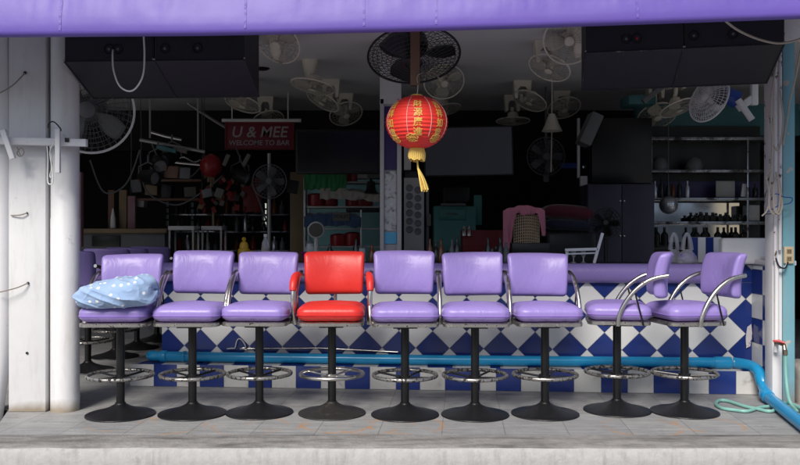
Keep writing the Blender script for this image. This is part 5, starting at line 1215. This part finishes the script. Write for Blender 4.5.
# stand fan, bell lamp
t = Thing('wall_fan', 'grey five blade fan hanging under the bell shaped lamp shade', 'fan', P(546, 157, 9.4))
fan_head(t, P(546, 156.5, 9.4), (.05, -1, -.05), 19/F*9.4, (M['greyp'], M['greyp'], M['greyp']), 5, 30, 4, .06, wr=.0018, rim=.006)
mb = MB(); mb.tube([P(546, 157, 9.55), P(546, 110, 9.6), Vector((P(546, 0, 9.6).x, 9.6, CEIL))], .015, 8); mb.box(P(546, 178, 9.5), (.06, .08, .1), bev=.01); mb.tube([P(546, 160, 9.56), P(546, 178, 9.5)], .012, 8); t.w('hanger', mb, M['greyp'])
mb = MB(); c = P(552, 123, 9.0); mb.lathe([(.03, .10), (.05, .06), (.07, 0), (.11, -.085), (.115, -.09), (.105, -.085), (.06, 0), (.028, .09)], Matrix.Translation(c), 28); mb.tube([c+Vector((0, 0, .09)), Vector((c.x, c.y, CEIL))], .006, 6); mb.tube([c+Vector((0, 0, .0)), P(551, 172, 9.0)], .006, 6); single('bell_lamp', mb, M['ivory'], 'bell shaped ivory lamp shade hanging in front of the grey fan', 'lamp')
rect('blue_light_bar', 561, 163, 577, 168, 9.8, .05, 'bluemotor', 'blue plastic bar behind the hanging grey fan', 'bar')
# grey duct pole
rect('grey_pole', 580.5, 176, 587.5, 222, 8.8, .06, 'greycol', 'grey square pole left of the dark purple cabinet', 'pole')
rect('thin_grey_pole', 577.5, 118, 580, 178, 8.9, .04, 'greycol', 'thin grey pole rising from beside the dark purple cabinet', 'pole')
rect('loudspeaker', 592, 118, 652, 183, 8.9, .1, 'blackp', 'big flat black panel above the dark purple cabinet', 'speaker')  # modelled as a plain flat black panel
rect('tilted_speaker', 586, 112, 598, 145, 8.5, .25, 'greyp', 'dark tilted loudspeaker hung near the top of the grey poles', 'speaker', None, .006, 24)
# purple black cabinet
t = Thing('dark_cabinet', 'dark purple two door cabinet behind the counter', 'cabinet', (P(621, 0, 8.4).x, 8.6, 0))
a = P(588, 184, 8.4); b = P(655, 184, 8.4); mb = MB(); mb.box(((a.x+b.x)/2, 8.62, a.z/2), (b.x-a.x, .4, a.z), bev=.004); t.w('body', mb, M['cabinet'])
for x0, x1 in ((588.5, 621.6), (622.4, 654.5)):
    p0 = P(x0, 0, 8.4).x; p1 = P(x1, 0, 8.4).x; mb = MB(); mb.box(((p0+p1)/2, 8.412, a.z/2+.01), (p1-p0, .018, a.z-.04), bev=.003); d = t.w('door', mb, M['cabinet'])
    mb = MB()
    for y in (201, 236): mb.lathe([(0, .02), (.008, .018), (.009, .0)], Matrix.Translation(P(620 if x0 < 600 else 624, y, 8.403)) @ basis((0, -1, 0)), 10)
    t.w('knob', mb, M['steel'], d)
t = Thing('floor_fan', 'black floor fan standing before the dark purple cabinet', 'fan', (P(608, 0, 8.0).x, 8.05, 0))
fan_head(t, P(606, 223, 8.0), (-.3, -1, .1), 15/F*8.0, (M['blackp'], M['blackp'], M['blackp']), 5, 26, 4, .05)
mb = MB(); x = P(607, 0, 8.05).x; mb.tube([(x, 8.1, .02), (x, 8.1, 1.38)], .018, 10); mb.lathe([(0, .04), (.18, .02), (.19, 0), (0, 0)], Matrix.Translation((x, 8.1, .001)), 24); t.w('stand', mb, M['blackp'])
# ---------------------------------------------------------------- bottle shelves on the right
BY = 9.0
rect('teal_beam', 636, 104, 800, 135.5, 9.35, .1, 'tealdark', 'dark teal beam above the bottle shelves', 'beam')
t = Thing('bottle_shelf', 'steel bar shelves with mirror back right of the dark cabinet', 'shelf', (P(705, 0, BY).x, BY+.15, 0))
xa_ = P(650, 0, BY).x; xb_ = P(772, 0, BY).x
for y, k in ((138.5, .035), (171, .03), (199, .03), (223, .035)):
    z = P(0, y, BY).z; mb = MB(); mb.box(((xa_+xb_)/2, BY+.13, z), (xb_-xa_-.03, .26, k), bev=.004); t.w('shelf', mb, M['darksteel'])
for px in (651.5, 748, 771): mb = MB(); x = P(px, 0, BY).x; mb.box((x, BY+.012, 1.2), (.022, .022, 2.3), bev=.002); t.w('post', mb, M['darksteel'])
z0 = P(0, 242, BY+.3).z; z1 = P(0, 203, BY+.3).z
mb = MB(); mb.box(((xa_+P(750, 0, BY).x)/2+.01, BY+.29, (z0+z1)/2), (P(750, 0, BY).x-xa_-.02, .01, z1-z0)); t.w('mirror', mb, M['mirror'])
mb = MB(); mb.box(((xa_+xb_)/2, BY+.29, (P(0, 181, 9.29).z+P(0, 201, 9.29).z)/2), (xb_-xa_-.02, .01, .21)); t.w('purple_back', mb, M['purplepanel'])
mb = MB(); mb.box(((xa_+xb_)/2, BY+.31, 1.5), (xb_-xa_, .02, 2.0)); t.w('back_board', mb, M['blackp'])
rnd.seed(9)
def bottle(px, y, dy, h_, r_, mat, lab, grp):
    z = P(0, y, BY).z+.0185; mb = MB(); mb.lathe([(0, 0), (r_, 0), (r_*1.02, h_*.1), (r_, h_*.6), (r_*.38, h_*.75), (r_*.36, h_), (0, h_)], Matrix.Translation((P(px, 0, BY).x, BY+dy, z)), 14); single('bottle', mb, M[mat], lab, 'bottle', grp)
for k, px in enumerate((658, 664, 671, 677, 683, 690, 752, 760)):
    bottle(px, 199, .08+.06*rnd.random(), .15+.09*rnd.random(), .027, ('bottle', 'bottleb', 'mirrort', 'bottle')[px % 4], 'small bottle, '+ORD[k]+' from the left, on the shelf just above the mirror ball', 'bottles on the upper bar shelf')
for k, px in enumerate((699, 705, 711, 717, 724, 731, 738, 745, 752)):
    bottle(px, 223, .10+.06*rnd.random(), .07+.04*rnd.random(), .045, 'bottle', 'squat dark bottle, '+ORD[k]+' from the left before the mirror', 'bottles before the mirror')
for k, px in enumerate((660, 668, 700, 708, 722, 740, 748)):
    bottle(px, 247, .12, .20, .04, 'bottle', 'dark bottle, '+ORD[k]+' from the left below the lowest steel shelf', 'bottles under the steel shelf')
mb = MB(); mb.box((P(705, 0, BY).x, BY+.13, P(0, 248.5, BY).z), (1.3, .26, .02)); single('low_board', mb, M['blackp'], 'black board under the steel bar shelves', 'board')
for px, y, lab in ((663, 171, 'pale cap shaped ornament on the top bar shelf'), (698, 171, 'dull bust shaped ornament on the top bar shelf')):
    mb = MB(); z = P(0, y, BY).z+.016; mb.lathe([(0, 0), (.09, 0), (.10, .05), (.07, .12), (.03, .15), (0, .155)], Matrix.Translation((P(px, 0, BY).x, BY+.12, z)), 20); single('ornament', mb, M['greyp'], lab, 'ornament', 'ornaments on the top bar shelf')
rect('framed_print', 716, 181, 735, 197.2, BY+.1, .02, 'greypanel', 'grey framed print leaning on the bar shelf', 'picture')
rect('white_card', 742, 184, 748, 197, BY+.05, .02, 'whitecard', 'small white card leaning at the right end of the bar shelf', 'card', None, .002, 8)
rect('ice_bucket', 748, 205, 760, 221, BY+.05, .15, 'greypanel', 'pale appliance at the right end of the mirror shelf', 'appliance', None, .01)
# mirror ball
t = Thing('mirror_ball', 'small mirror ball hanging before the bar shelves', 'mirror ball', P(668.5, 205, 8.8))
mb = MB(); Rb = .098; rows_ = 14
for i in range(rows_):
    la0 = -PI/2+PI*i/rows_; la1 = la0+PI/rows_; n = max(4, int(26*math.cos((la0+la1)/2)))
    for k in range(n):
        lo0 = 2*PI*k/n; lo1 = lo0+2*PI/n; g = .012
        pts = [Vector((Rb*math.cos(a)*math.cos(b), Rb*math.cos(a)*math.sin(b), Rb*math.sin(a))) for a, b in ((la0+g, lo0+g), (la0+g, lo1-g), (la1-g, lo1-g), (la1-g, lo0+g))]
        mb.poly(pts)
t.part('mirror_facets', mb, M['mirrort'], smooth=1, weld=True)
mb = MB(); mb.lathe([(0, -.094), (.05, -.08), (.08, -.05), (.094, 0), (.08, .05), (.05, .08), (0, .094)], None, 24); t.part('core', mb, M['greyp'])
mb = MB(); mb.tube([(0, 0, .09), (0, 0, CEIL-P(0, 205, 8.8).z)], .004, 6); t.part('cord', mb, M['greyp'])
# small box on ceiling right
rect('ceiling_box', 629, 95, 656, 104, 8.8, .35, 'tealdark', 'dark teal box hung under the ceiling left of the bright white fan', 'box')
rect('ceiling_pipe', 640, 88, 676, 93, 8.4, .05, 'greyp', 'grey slanted batten under the ceiling left of the bright white fan', 'batten', None, .004, -38)
